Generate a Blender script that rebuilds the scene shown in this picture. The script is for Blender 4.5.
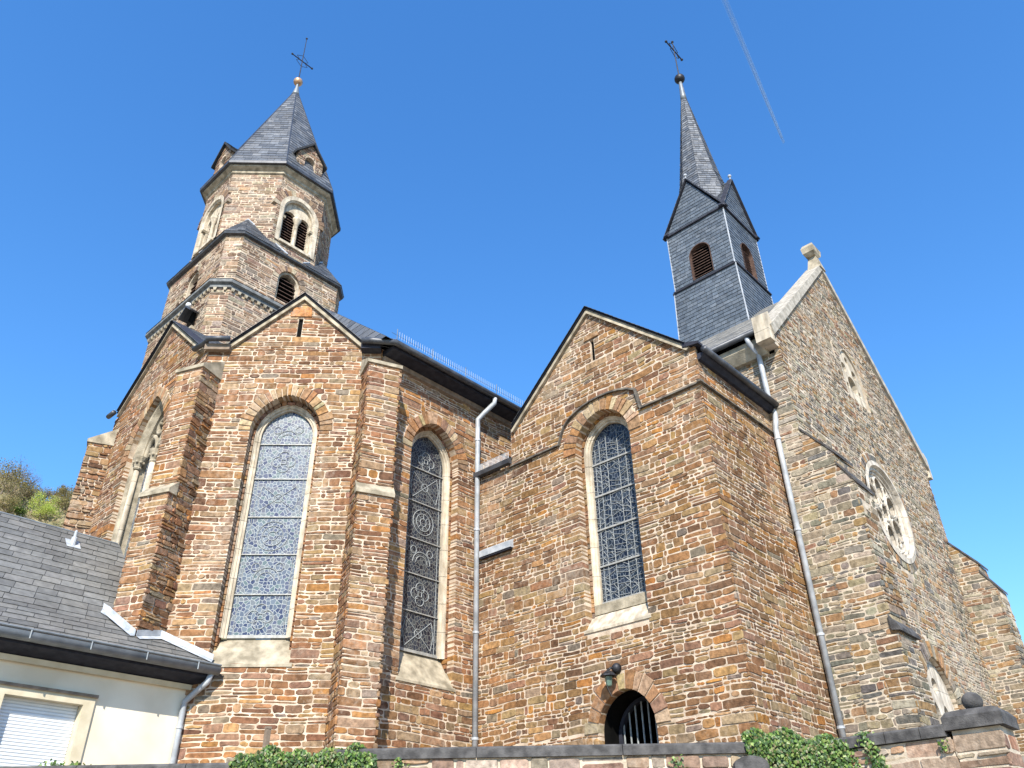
import bpy, math, random
import numpy as np
from math import sin, cos, tan, pi, sqrt, radians, acos, atan2, floor
from mathutils import Vector, Matrix
from mathutils.geometry import tessellate_polygon

scene = bpy.context.scene
for o in list(bpy.data.objects):
    bpy.data.objects.remove(o)

# ------------------------------------------------------------------ camera, sky, sun, exposure
PITCH, ROLL, AZ = radians(32.749), radians(-1.00266), radians(47.5973)
EASTING = np.array([[cos(AZ), sin(AZ), 0], [-sin(AZ), cos(AZ), 0], [0, 0, 1.0]])   # level camera frame -> church axes
_F = np.array([0, cos(PITCH), sin(PITCH)])
_U = np.array([0, -sin(PITCH), cos(PITCH)])
_R = np.array([1.0, 0, 0])
CF = EASTING @ _F
CR = EASTING @ (_R * cos(ROLL) + _U * sin(ROLL))
CU = EASTING @ (_U * cos(ROLL) - _R * sin(ROLL))
cam_data = bpy.data.cameras.new('camera')
cam_data.sensor_width = 36.0
cam_data.lens = 810.65 / 1024 * 36.0
cam_data.clip_start = 0.1
cam_data.clip_end = 20000
cam = bpy.data.objects.new('camera', cam_data)
scene.collection.objects.link(cam)
cam.matrix_world = Matrix(((CR[0], CU[0], -CF[0], 0), (CR[1], CU[1], -CF[1], 0), (CR[2], CU[2], -CF[2], 0), (0, 0, 0, 1)))
scene.camera = cam

SUN_H = np.array([-0.757, -0.653])
SUN_EL = radians(40)
S = Vector((SUN_H[0] * cos(SUN_EL), SUN_H[1] * cos(SUN_EL), sin(SUN_EL))).normalized()
world = bpy.data.worlds.new('World')
scene.world = world
world.use_nodes = True
wn = world.node_tree.nodes
sky = wn.new('ShaderNodeTexSky')
sky.sky_type = 'NISHITA'
sky.sun_disc = False
sky.sun_elevation = SUN_EL
sky.sun_rotation = atan2(S.x, S.y)
sky.altitude = 300
sky.air_density = 1.7
sky.dust_density = 0.0
sky.ozone_density = 10.0
bg = wn['Background']
bg.inputs['Strength'].default_value = 0.15
hsv = wn.new('ShaderNodeHueSaturation')          # the camera's vivid rendering of the clear spring sky
hsv.inputs['Hue'].default_value = 0.504
hsv.inputs['Saturation'].default_value = 1.13
world.node_tree.links.new(sky.outputs['Color'], hsv.inputs['Color'])
world.node_tree.links.new(hsv.outputs['Color'], bg.inputs['Color'])

sun_data = bpy.data.lights.new('sun', 'SUN')
sun_data.energy = 5.0
sun_data.angle = radians(0.5)
sun_data.color = (1.0, 0.94, 0.84)
sun = bpy.data.objects.new('sun', sun_data)
scene.collection.objects.link(sun)
sun.location = (-30, -30, 60)
sun.rotation_euler = S.to_track_quat('Z', 'Y').to_euler()

scene.render.engine = 'CYCLES'
scene.view_settings.view_transform = 'Standard'
scene.view_settings.look = 'None'
scene.view_settings.exposure = 0.80
scene.view_settings.gamma = 1.0
scene.view_settings.use_curve_mapping = False

RND = random.Random(7)

# ------------------------------------------------------------------ materials
def newmat(name):
    m = bpy.data.materials.new(name)
    m.use_nodes = True
    return m, m.node_tree.nodes, m.node_tree.links, m.node_tree.nodes['Principled BSDF']

def mat_attr(name, rough=0.9, nscale=18, namp=0.35, bump=0.25, bscale=60, spec=0.2, big=0.0, thin=0.0, smear=0.0):
    """colour from the mesh attribute 'Col' (each stone / slate / leaf has its own colour) times fine noise"""
    m, n, l, p = newmat(name)
    at = n.new('ShaderNodeAttribute'); at.attribute_name = 'Col'
    tc = n.new('ShaderNodeTexCoord')
    nz = n.new('ShaderNodeTexNoise'); nz.inputs['Scale'].default_value = nscale; nz.inputs['Detail'].default_value = 6
    l.new(tc.outputs['Object'], nz.inputs['Vector'])
    mr = n.new('ShaderNodeMapRange')
    mr.inputs['From Min'].default_value = 0.3; mr.inputs['From Max'].default_value = 0.7
    mr.inputs['To Min'].default_value = 1 - namp; mr.inputs['To Max'].default_value = 1 + namp
    l.new(nz.outputs['Fac'], mr.inputs['Value'])
    mx = n.new('ShaderNodeMix'); mx.data_type = 'RGBA'; mx.blend_type = 'MULTIPLY'
    mx.inputs['Factor'].default_value = 1
    l.new(at.outputs['Color'], mx.inputs['A']); l.new(mr.outputs['Result'], mx.inputs['B'])
    out = mx.outputs['Result']
    if big:
        n2 = n.new('ShaderNodeTexNoise'); n2.inputs['Scale'].default_value = 0.9; n2.inputs['Detail'].default_value = 5
        mpn = n.new('ShaderNodeMapping'); mpn.inputs['Scale'].default_value = (1, 1, 0.35); l.new(tc.outputs['Object'], mpn.inputs['Vector']); l.new(mpn.outputs['Vector'], n2.inputs['Vector'])
        m2 = n.new('ShaderNodeMapRange'); m2.inputs['From Min'].default_value = 0.35; m2.inputs['From Max'].default_value = 0.65
        m2.inputs['To Min'].default_value = 1 - big; m2.inputs['To Max'].default_value = 1 + big
        l.new(n2.outputs['Fac'], m2.inputs['Value'])
        x2 = n.new('ShaderNodeMix'); x2.data_type = 'RGBA'; x2.blend_type = 'MULTIPLY'; x2.inputs['Factor'].default_value = 1
        l.new(out, x2.inputs['A']); l.new(m2.outputs['Result'], x2.inputs['B'])
        out = x2.outputs['Result']
    if smear:
        n3 = n.new('ShaderNodeTexNoise'); n3.inputs['Scale'].default_value = 0.55; n3.inputs['Detail'].default_value = 3
        l.new(tc.outputs['Object'], n3.inputs['Vector'])
        n4 = n.new('ShaderNodeTexNoise'); n4.inputs['Scale'].default_value = 11; n4.inputs['Detail'].default_value = 7; n4.inputs['Roughness'].default_value = 0.7
        l.new(tc.outputs['Object'], n4.inputs['Vector'])
        ad = n.new('ShaderNodeMath'); ad.operation = 'ADD'; l.new(n3.outputs['Fac'], ad.inputs[0]); l.new(n4.outputs['Fac'], ad.inputs[1])
        m3 = n.new('ShaderNodeMapRange'); m3.inputs['From Min'].default_value = 1.02; m3.inputs['From Max'].default_value = 1.28
        m3.inputs['To Min'].default_value = 0.0; m3.inputs['To Max'].default_value = smear
        l.new(ad.outputs[0], m3.inputs['Value'])
        x3 = n.new('ShaderNodeMix'); x3.data_type = 'RGBA'
        l.new(m3.outputs['Result'], x3.inputs['Factor']); l.new(out, x3.inputs['A']); x3.inputs['B'].default_value = (0.50, 0.42, 0.33, 1)
        out = x3.outputs['Result']
    l.new(out, p.inputs['Base Color'])
    p.inputs['Roughness'].default_value = rough
    p.inputs['Specular IOR Level'].default_value = spec
    if thin:
        tb = n.new('ShaderNodeBsdfTranslucent'); l.new(out, tb.inputs['Color'])
        ms = n.new('ShaderNodeMixShader'); ms.inputs['Fac'].default_value = thin
        l.new(p.outputs['BSDF'], ms.inputs[1]); l.new(tb.outputs['BSDF'], ms.inputs[2]); l.new(ms.outputs[0], n['Material Output'].inputs['Surface'])
    if bump:
        nb = n.new('ShaderNodeTexNoise'); nb.inputs['Scale'].default_value = bscale; nb.inputs['Detail'].default_value = 5
        l.new(tc.outputs['Object'], nb.inputs['Vector'])
        b = n.new('ShaderNodeBump'); b.inputs['Strength'].default_value = bump; b.inputs['Distance'].default_value = 0.02
        l.new(nb.outputs['Fac'], b.inputs['Height']); l.new(b.outputs['Normal'], p.inputs['Normal'])
    return m

def mat_noise(name, c1, c2, scale=4, rough=0.85, bump=0.2, bscale=40, metal=0.0, spec=0.3, detail=6, stretch=None, lo=0.35, hi=0.65, joints=0.0):
    m, n, l, p = newmat(name)
    tc = n.new('ShaderNodeTexCoord')
    src = tc.outputs['Object']
    if stretch:
        mp = n.new('ShaderNodeMapping'); mp.inputs['Scale'].default_value = stretch
        l.new(src, mp.inputs['Vector']); src = mp.outputs['Vector']
    nz = n.new('ShaderNodeTexNoise'); nz.inputs['Scale'].default_value = scale; nz.inputs['Detail'].default_value = detail
    l.new(src, nz.inputs['Vector'])
    r = n.new('ShaderNodeValToRGB')
    r.color_ramp.elements[0].position = lo; r.color_ramp.elements[0].color = (*c1, 1)
    r.color_ramp.elements[1].position = hi; r.color_ramp.elements[1].color = (*c2, 1)
    l.new(nz.outputs['Fac'], r.inputs['Fac']); outc = r.outputs['Color']
    if joints:
        sx = n.new('ShaderNodeSeparateXYZ'); l.new(tc.outputs['Object'], sx.inputs['Vector'])
        dv = n.new('ShaderNodeMath'); dv.operation = 'DIVIDE'; l.new(sx.outputs['Z'], dv.inputs[0]); dv.inputs[1].default_value = joints
        fr_n = n.new('ShaderNodeMath'); fr_n.operation = 'FRACT'; l.new(dv.outputs[0], fr_n.inputs[0])
        lt = n.new('ShaderNodeMath'); lt.operation = 'LESS_THAN'; l.new(fr_n.outputs[0], lt.inputs[0]); lt.inputs[1].default_value = 0.014 / joints
        st = n.new('ShaderNodeTexNoise'); st.inputs['Scale'].default_value = 3.0; st.inputs['Detail'].default_value = 6
        mp2 = n.new('ShaderNodeMapping'); mp2.inputs['Scale'].default_value = (3, 3, 0.5); l.new(tc.outputs['Object'], mp2.inputs['Vector']); l.new(mp2.outputs['Vector'], st.inputs['Vector'])
        sr = n.new('ShaderNodeMapRange'); sr.inputs['From Min'].default_value = 0.38; sr.inputs['From Max'].default_value = 0.6; sr.inputs['To Min'].default_value = 0.62; sr.inputs['To Max'].default_value = 1.0
        l.new(st.outputs['Fac'], sr.inputs['Value'])
        jm = n.new('ShaderNodeMath'); jm.operation = 'MULTIPLY_ADD'; l.new(lt.outputs[0], jm.inputs[0]); jm.inputs[1].default_value = -0.4; l.new(sr.outputs['Result'], jm.inputs[2])
        xm = n.new('ShaderNodeMix'); xm.data_type = 'RGBA'; xm.blend_type = 'MULTIPLY'; xm.inputs['Factor'].default_value = 1
        l.new(outc, xm.inputs['A']); l.new(jm.outputs[0], xm.inputs['B']); outc = xm.outputs['Result']
    l.new(outc, p.inputs['Base Color'])
    p.inputs['Roughness'].default_value = rough
    p.inputs['Metallic'].default_value = metal
    p.inputs['Specular IOR Level'].default_value = spec
    if bump:
        nb = n.new('ShaderNodeTexNoise'); nb.inputs['Scale'].default_value = bscale; nb.inputs['Detail'].default_value = 4
        l.new(tc.outputs['Object'], nb.inputs['Vector'])
        b = n.new('ShaderNodeBump'); b.inputs['Strength'].default_value = bump; b.inputs['Distance'].default_value = 0.02
        l.new(nb.outputs['Fac'], b.inputs['Height']); l.new(b.outputs['Normal'], p.inputs['Normal'])
    return m

def mat_glass(name, cols, lead, scale=9, width=0.05, grid=None, rough=0.25):
    """leaded glass: irregular coloured panes (Voronoi cells) with lead lines between them, in the panel's own UV"""
    m, n, l, p = newmat(name)
    uv = n.new('ShaderNodeUVMap'); uv.uv_map = 'UVMap'
    mp = n.new('ShaderNodeMapping'); l.new(uv.outputs['UV'], mp.inputs['Vector'])
    if grid: mp.inputs['Scale'].default_value = (grid[0], grid[1], 1)
    v1 = n.new('ShaderNodeTexVoronoi'); v1.voronoi_dimensions = '2D'; v1.feature = 'F1'; v1.inputs['Scale'].default_value = scale
    v2 = n.new('ShaderNodeTexVoronoi'); v2.voronoi_dimensions = '2D'; v2.feature = 'DISTANCE_TO_EDGE'; v2.inputs['Scale'].default_value = scale
    for v in (v1, v2): l.new(mp.outputs['Vector'], v.inputs['Vector'])
    sx = n.new('ShaderNodeSeparateColor'); l.new(v1.outputs['Color'], sx.inputs['Color'])
    rp = n.new('ShaderNodeValToRGB'); rp.color_ramp.interpolation = 'CONSTANT'
    els = rp.color_ramp.elements
    while len(els) < len(cols): els.new(0.5)
    for i, c in enumerate(cols):
        els[i].position = i / len(cols); els[i].color = (*c, 1)
    l.new(sx.outputs['Red'], rp.inputs['Fac'])
    lt = n.new('ShaderNodeMath'); lt.operation = 'LESS_THAN'; lt.inputs[1].default_value = width
    l.new(v2.outputs['Distance'], lt.inputs[0])
    mx = n.new('ShaderNodeMix'); mx.data_type = 'RGBA'
    l.new(lt.outputs[0], mx.inputs['Factor']); l.new(rp.outputs['Color'], mx.inputs['A']); mx.inputs['B'].default_value = (*lead, 1)
    l.new(mx.outputs['Result'], p.inputs['Base Color'])
    p.inputs['Roughness'].default_value = rough
    p.inputs['Specular IOR Level'].default_value = 0.35
    b = n.new('ShaderNodeBump'); b.inputs['Strength'].default_value = 0.5; b.inputs['Distance'].default_value = 0.004
    l.new(sx.outputs['Green'], b.inputs['Height']); l.new(b.outputs['Normal'], p.inputs['Normal'])
    return m

M = {}
M['stone'] = mat_attr('rubble_stone', 0.92, 14, 0.40, 0.5, 45, 0.15, 0.22, smear=0.38)
M['mortar'] = mat_noise('lime_mortar', (0.39, 0.30, 0.215), (0.60, 0.49, 0.375), 5, 0.95, 0.4, 60, spec=0.1)
M['mortar_grey'] = mat_noise('old_mortar', (0.36, 0.30, 0.225), (0.57, 0.485, 0.38), 5, 0.95, 0.4, 60, spec=0.1)
M['dressed'] = mat_noise('dressed_sandstone', (0.47, 0.395, 0.29), (0.62, 0.54, 0.42), 6, 0.9, 0.2, 50, spec=0.15, joints=0.52)
M['weathered'] = mat_noise('weathered_stone', (0.20, 0.17, 0.12), (0.44, 0.38, 0.28), 5, 0.92, 0.3, 40, spec=0.15)
M['pale'] = mat_noise('pale_tracery_stone', (0.46, 0.40, 0.32), (0.62, 0.56, 0.47), 5, 0.9, 0.2, 50, spec=0.15, joints=0.47)
M['slate'] = mat_attr('roof_slate', 0.55, 9, 0.22, 0.25, 30, 0.4, 0.12)
M['slate_bed'] = mat_noise('slate_bedding', (0.02, 0.022, 0.026), (0.035, 0.038, 0.043), 8, 0.9, 0.1)
M['dark'] = mat_noise('shadowy_interior', (0.006, 0.006, 0.006), (0.012, 0.011, 0.010), 3, 1.0, 0, spec=0.0)  # near-black colour stands in for the shade inside openings
M['gutter'] = mat_noise('dark_zinc', (0.035, 0.038, 0.045), (0.075, 0.08, 0.09), 6, 0.45, 0.05, 30, metal=0.2, spec=0.5)
M['zinc'] = mat_noise('grey_zinc', (0.28, 0.295, 0.31), (0.44, 0.455, 0.47), 5, 0.5, 0.08, 30, metal=0.05, spec=0.5)
M['zinc_dark'] = mat_noise('weathered_zinc', (0.14, 0.155, 0.165), (0.22, 0.24, 0.25), 6, 0.5, 0.05, 30, metal=0.25, spec=0.5)
M['lead'] = mat_noise('pale_lead', (0.30, 0.325, 0.35), (0.48, 0.50, 0.52), 7, 0.55, 0.1, 30, metal=0.1, spec=0.4)
M['fascia'] = mat_noise('dark_timber', (0.014, 0.015, 0.024), (0.03, 0.032, 0.045), 9, 0.8, 0.2)
M['soffit'] = mat_noise('brown_timber', (0.16, 0.12, 0.085), (0.25, 0.19, 0.14), 9, 0.85, 0.2)
M['louvre'] = mat_noise('brown_louvre_timber', (0.055, 0.032, 0.025), (0.115, 0.068, 0.05), 12, 0.8, 0.2)
M['redwood'] = mat_noise('dark_red_timber', (0.08, 0.022, 0.018), (0.13, 0.04, 0.03), 12, 0.75, 0.2)
M['iron'] = mat_noise('black_iron', (0.02, 0.02, 0.022), (0.05, 0.05, 0.055), 15, 0.5, 0.1, metal=0.5)
M['bar'] = mat_noise('window_bar_metal', (0.26, 0.26, 0.24), (0.38, 0.37, 0.34), 15, 0.6, 0.1, metal=0.2)
M['copper'] = mat_noise('copper_gilt', (0.40, 0.22, 0.12), (0.60, 0.38, 0.22), 15, 0.4, 0.1, metal=0.5)
M['plaster'] = mat_noise('white_plaster', (0.64, 0.55, 0.41), (0.78, 0.69, 0.545), 1.3, 0.9, 0.12, 90, spec=0.15)
M['cream'] = mat_noise('cream_window_stone', (0.50, 0.43, 0.30), (0.60, 0.53, 0.39), 5, 0.85, 0.1, 60, spec=0.2)
M['shutter'] = mat_noise('white_shutter_plastic', (0.66, 0.68, 0.70), (0.72, 0.74, 0.76), 3, 0.5, 0.0)
M['basalt'] = mat_noise('basalt_coping', (0.045, 0.043, 0.042), (0.105, 0.10, 0.096), 8, 0.85, 0.4, 60, spec=0.25)
M['leaf'] = mat_attr('ivy_leaf', 0.45, 30, 0.15, 0.0, 30, 0.4, thin=0.25)
M['foliage'] = mat_attr('tree_foliage', 0.8, 3, 0.2, 0.0, 30, 0.1, thin=0.45)
M['bark'] = mat_noise('bark', (0.13, 0.105, 0.085), (0.22, 0.18, 0.145), 8, 0.9, 0.3)
M['grass'] = mat_noise('rough_grass', (0.05, 0.075, 0.025), (0.12, 0.13, 0.05), 3, 0.95, 0.3)
M['hillside'] = mat_noise('hillside_scrub', (0.17, 0.155, 0.075), (0.30, 0.25, 0.15), 0.12, 0.95, 0.5, 1.5, spec=0.05)
M['bounce_paving'] = mat_noise('pale_bounce_paving', (0.20, 0.175, 0.14), (0.34, 0.30, 0.24), 6, 0.9, 0.3, 150)  # unseen ground, tinted pale to bounce warm light onto the walls
M['lampglass'] = mat_noise('green_lamp_glass', (0.07, 0.12, 0.095), (0.15, 0.21, 0.17), 8, 0.25, 0.0, spec=0.5)
M['glass_blue'] = mat_glass('leaded_glass_pale_blue', [(0.05, 0.065, 0.10), (0.08, 0.10, 0.135), (0.11, 0.135, 0.165), (0.06, 0.07, 0.115), (0.13, 0.145, 0.155), (0.09, 0.095, 0.12), (0.025, 0.035, 0.08), (0.085, 0.12, 0.125)], (0.33, 0.35, 0.335), 15, 0.06, (1, 1), 0.3)
M['glass_dark'] = mat_glass('leaded_glass_dark', [(0.012, 0.016, 0.026), (0.02, 0.026, 0.04), (0.03, 0.036, 0.048), (0.012, 0.012, 0.02), (0.05, 0.055, 0.06), (0.02, 0.02, 0.03)], (0.19, 0.19, 0.17), 15, 0.05, (1.1, 0.9), 0.3)
M['glass_navy'] = mat_glass('leaded_glass_navy', [(0.008, 0.012, 0.024), (0.012, 0.019, 0.034), (0.022, 0.029, 0.045), (0.012, 0.018, 0.028), (0.03, 0.04, 0.055), (0.035, 0.04, 0.045)], (0.15, 0.17, 0.19), 12, 0.05, (1.3, 0.8), 0.25)
M['shaded_moulding'] = mat_noise('shade_dark_moulding', (0.05, 0.044, 0.038), (0.16, 0.14, 0.11), 6, 0.9, 0.3)  # dark colour stands for the shade on the moulding's underside
M['grey_stone'] = mat_noise('grey_slate_stone', (0.10, 0.105, 0.105), (0.20, 0.205, 0.20), 7, 0.8, 0.2)
M['coping'] = mat_noise('lichened_coping_stone', (0.26, 0.235, 0.19), (0.44, 0.40, 0.335), 9, 0.9, 0.3, 50, spec=0.15)
M['lead_line'] = mat_noise('lead_came', (0.20, 0.215, 0.215), (0.34, 0.355, 0.35), 20, 0.6, 0.0)
M['lead_dark'] = mat_noise('lead_came_dark', (0.02, 0.03, 0.06), (0.05, 0.06, 0.11), 20, 0.5, 0.0)
M['vapour'] = None

def mat_vapour():
    m, n, l, p = newmat('contrail_vapour')
    p.inputs['Base Color'].default_value = (0.70, 0.85, 1.0, 1)
    p.inputs['Roughness'].default_value = 1.0
    p.inputs['Specular IOR Level'].default_value = 0
    tc = n.new('ShaderNodeTexCoord')
    nz = n.new('ShaderNodeTexNoise'); nz.inputs['Scale'].default_value = 0.02; nz.inputs['Detail'].default_value = 5
    l.new(tc.outputs['Object'], nz.inputs['Vector'])
    at = n.new('ShaderNodeAttribute'); at.attribute_name = 'Col'
    sp = n.new('ShaderNodeSeparateColor'); l.new(at.outputs['Color'], sp.inputs['Color'])
    lw = n.new('ShaderNodeLayerWeight'); lw.inputs['Blend'].default_value = 0.35
    inv = n.new('ShaderNodeMath'); inv.operation = 'SUBTRACT'; inv.inputs[0].default_value = 1.0; l.new(lw.outputs['Facing'], inv.inputs[1])
    m1 = n.new('ShaderNodeMath'); m1.operation = 'MULTIPLY'; l.new(sp.outputs['Red'], m1.inputs[0]); l.new(inv.outputs[0], m1.inputs[1])
    m2 = n.new('ShaderNodeMath'); m2.operation = 'MULTIPLY'; l.new(m1.outputs[0], m2.inputs[0])
    mr = n.new('ShaderNodeMapRange'); mr.inputs['To Min'].default_value = 0.8; mr.inputs['To Max'].default_value = 1.1
    l.new(nz.outputs['Fac'], mr.inputs['Value']); l.new(mr.outputs['Result'], m2.inputs[1])
    l.new(m2.outputs[0], p.inputs['Alpha'])
    return m
M['vapour'] = mat_vapour()

# ------------------------------------------------------------------ mesh builder and object helpers
class MB:
    def __init__(self):
        self.v = []; self.f = []; self.c = []; self.m = []
    def face(self, idx, col=(1, 1, 1), mi=0):
        self.f.append(idx); self.c.append(col); self.m.append(mi)
    def poly(self, pts, col=(1, 1, 1), mi=0):
        b = len(self.v); self.v += [tuple(p) for p in pts]
        self.face(tuple(range(b, b + len(pts))), col, mi)
    def loft(self, rings, closed=True, cap=True, col=(1, 1, 1), mi=0):
        """rings of equal point counts joined by quads"""
        b = len(self.v); k = len(rings[0])
        for r in rings: self.v += [tuple(p) for p in r]
        for i in range(len(rings) - 1):
            for j in range(k if closed else k - 1):
                a = b + i * k + j; c = b + i * k + (j + 1) % k
                self.face((a, c, c + k, a + k), col, mi)
        if cap and closed:
            self.face(tuple(b + j for j in reversed(range(k))), col, mi)
            self.face(tuple(b + (len(rings) - 1) * k + j for j in range(k)), col, mi)
    def prism(self, pts, vec, col=(1, 1, 1), mi=0):
        v = np.array(vec, float)
        self.loft([[np.array(p, float) for p in pts], [np.array(p, float) + v for p in pts]], True, True, col, mi)
    def box(self, c, ax, ay, az, col=(1, 1, 1), mi=0):
        """box from centre and three half-axis vectors"""
        c, ax, ay, az = (np.array(q, float) for q in (c, ax, ay, az))
        r0 = [c - ax - ay - az, c + ax - ay - az, c + ax + ay - az, c - ax + ay - az]
        self.prism(r0, 2 * az, col, mi)
    def bar(self, p, q, w, h, up=(0, 0, 1), col=(1, 1, 1), mi=0):
        p = np.array(p, float); q = np.array(q, float)
        d = q - p; L = np.linalg.norm(d); d = d / L
        u = np.array(up, float); s = np.cross(d, u)
        if np.linalg.norm(s) < 1e-5: s = np.cross(d, np.array([1.0, 0, 0]))
        s /= np.linalg.norm(s); u = np.cross(s, d)
        self.box((p + q) / 2, d * L / 2, s * w / 2, u * h / 2, col, mi)
    def tube(self, pts, r, seg=10, col=(1, 1, 1), mi=0, cap=True):
        pts = [np.array(p, float) for p in pts]
        rs = r if isinstance(r, (list, tuple)) else [r] * len(pts)
        rings = []; ref = None
        for i, p in enumerate(pts):
            d = pts[min(i + 1, len(pts) - 1)] - pts[max(i - 1, 0)]
            d = d / np.linalg.norm(d)
            if ref is None:
                ref = np.array([0, 0, 1.0]) if abs(d[2]) < 0.9 else np.array([1.0, 0, 0])
            a = np.cross(d, ref); a /= np.linalg.norm(a); b = np.cross(a, d); ref = b
            rings.append([p + rs[i] * (cos(2 * pi * j / seg) * a + sin(2 * pi * j / seg) * b) for j in range(seg)])
        self.loft(rings, True, cap, col, mi)
    def lathe(self, c, prof, seg=20, col=(1, 1, 1), mi=0):
        c = np.array(c, float)
        self.loft([[c + np.array([r * cos(2 * pi * j / seg), r * sin(2 * pi * j / seg), z]) for j in range(seg)] for r, z in prof], True, True, col, mi)
    def ball(self, c, r, seg=20, col=(1, 1, 1), mi=0, sz=1.0):
        self.lathe(c, [(max(0.001, r * sin(pi * i / 12)), -r * sz * cos(pi * i / 12)) for i in range(13)], seg, col, mi)
    def build(self, name, mats, parent=None, smooth=False):
        me = bpy.data.meshes.new(name)
        me.from_pydata(self.v, [], self.f)
        if not isinstance(mats, (list, tuple)): mats = [mats]
        for mm in mats: me.materials.append(M[mm] if isinstance(mm, str) else mm)
        me.polygons.foreach_set('material_index', np.array(self.m, dtype=np.int32))
        tot = np.array([len(f) for f in self.f])
        nl = len(me.loops)
        cols = np.repeat(np.array([(*c[:3], 1.0) for c in self.c], dtype=np.float32), tot, axis=0)
        ca = me.color_attributes.new('Col', 'FLOAT_COLOR', 'CORNER')
        ca.data.foreach_set('color', cols.ravel())
        # metric UV per face: u horizontal, v up the face
        nr = np.empty(len(self.f) * 3, dtype=np.float32); me.polygons.foreach_get('normal', nr); nr = nr.reshape(-1, 3)
        ua = np.stack([-nr[:, 1], nr[:, 0], np.zeros(len(nr))], 1)
        ln = np.linalg.norm(ua, axis=1); flat = ln < 0.02
        ua[flat] = (1, 0, 0); ln[flat] = 1
        ua /= ln[:, None]; va = np.cross(nr, ua)
        li = np.empty(nl, dtype=np.int32); me.loops.foreach_get('vertex_index', li)
        co = np.array(self.v, dtype=np.float32)[li]
        u = np.einsum('ij,ij->i', co, np.repeat(ua, tot, axis=0)); v = np.einsum('ij,ij->i', co, np.repeat(va, tot, axis=0))
        uvl = me.uv_layers.new(name='UVMap')
        uvl.data.foreach_set('uv', np.stack([u, v], 1).astype(np.float32).ravel())
        if smooth: me.polygons.foreach_set('use_smooth', np.ones(len(self.f), dtype=bool))
        me.update()
        o = bpy.data.objects.new(name, me)
        scene.collection.objects.link(o)
        if parent is not None: o.parent = parent
        return o

def tag(o, label=None, cat=None, group=None, kind=None):
    if label: o['label'] = label
    if cat: o['category'] = cat
    if group: o['group'] = group
    if kind: o['kind'] = kind
    return o

def thing(name, label, cat, group=None, loc=(0, 0, 0)):
    o = bpy.data.objects.new(name, None)
    o.empty_display_size = 0.3
    o.location = loc
    scene.collection.objects.link(o)
    return tag(o, label, cat, group)

class Frame:
    """plane of a wall: n outward normal, t to the right as seen from outside, points P(u, z, h) with h out of the wall"""
    def __init__(self, n, d=None, through=None):
        n = np.array([n[0], n[1], 0.0]); n /= np.linalg.norm(n)
        self.n = n; self.t = np.array([-n[1], n[0], 0.0])
        if through is not None: d = -(np.array([through[0], through[1], 0.0]) @ n)
        self.d = d
    def P(self, u, z, h=0.0):
        return self.t * u + np.array([0, 0, z]) + self.n * (h - self.d)
    def u(self, x, y):
        return self.t[0] * x + self.t[1] * y

def clip(poly, conv):
    """Sutherland-Hodgman, conv is a counter-clockwise convex polygon"""
    out = poly
    for i in range(len(conv)):
        a = conv[i]; b = conv[(i + 1) % len(conv)]
        ex, ey = b[0] - a[0], b[1] - a[1]
        if abs(ex) + abs(ey) < 1e-9: continue
        inp = out; out = []
        for j in range(len(inp)):
            p = inp[j]; q = inp[(j + 1) % len(inp)]
            sp = ex * (p[1] - a[1]) - ey * (p[0] - a[0]); sq = ex * (q[1] - a[1]) - ey * (q[0] - a[0])
            if sp >= 0: out.append(p)
            if (sp > 0 and sq < 0) or (sp < 0 and sq > 0):
                k = sp / (sp - sq); out.append((p[0] + k * (q[0] - p[0]), p[1] + k * (q[1] - p[1])))
        if len(out) < 3: return []
    return out

def area(p):
    return 0.5 * sum(p[i][0] * p[(i + 1) % len(p)][1] - p[(i + 1) % len(p)][0] * p[i][1] for i in range(len(p)))

def ccw(p):
    return p if area(p) > 0 else list(reversed(p))

def span_at(poly, v):
    xs = []
    for i in range(len(poly)):
        a = poly[i]; b = poly[(i + 1) % len(poly)]
        if (a[1] - v) * (b[1] - v) < 0 or a[1] == v:
            if a[1] == b[1]: xs += [a[0], b[0]]
            else: xs.append(a[0] + (b[0] - a[0]) * (v - a[1]) / (b[1] - a[1]))
    return (min(xs), max(xs)) if len(xs) >= 2 else None

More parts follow.
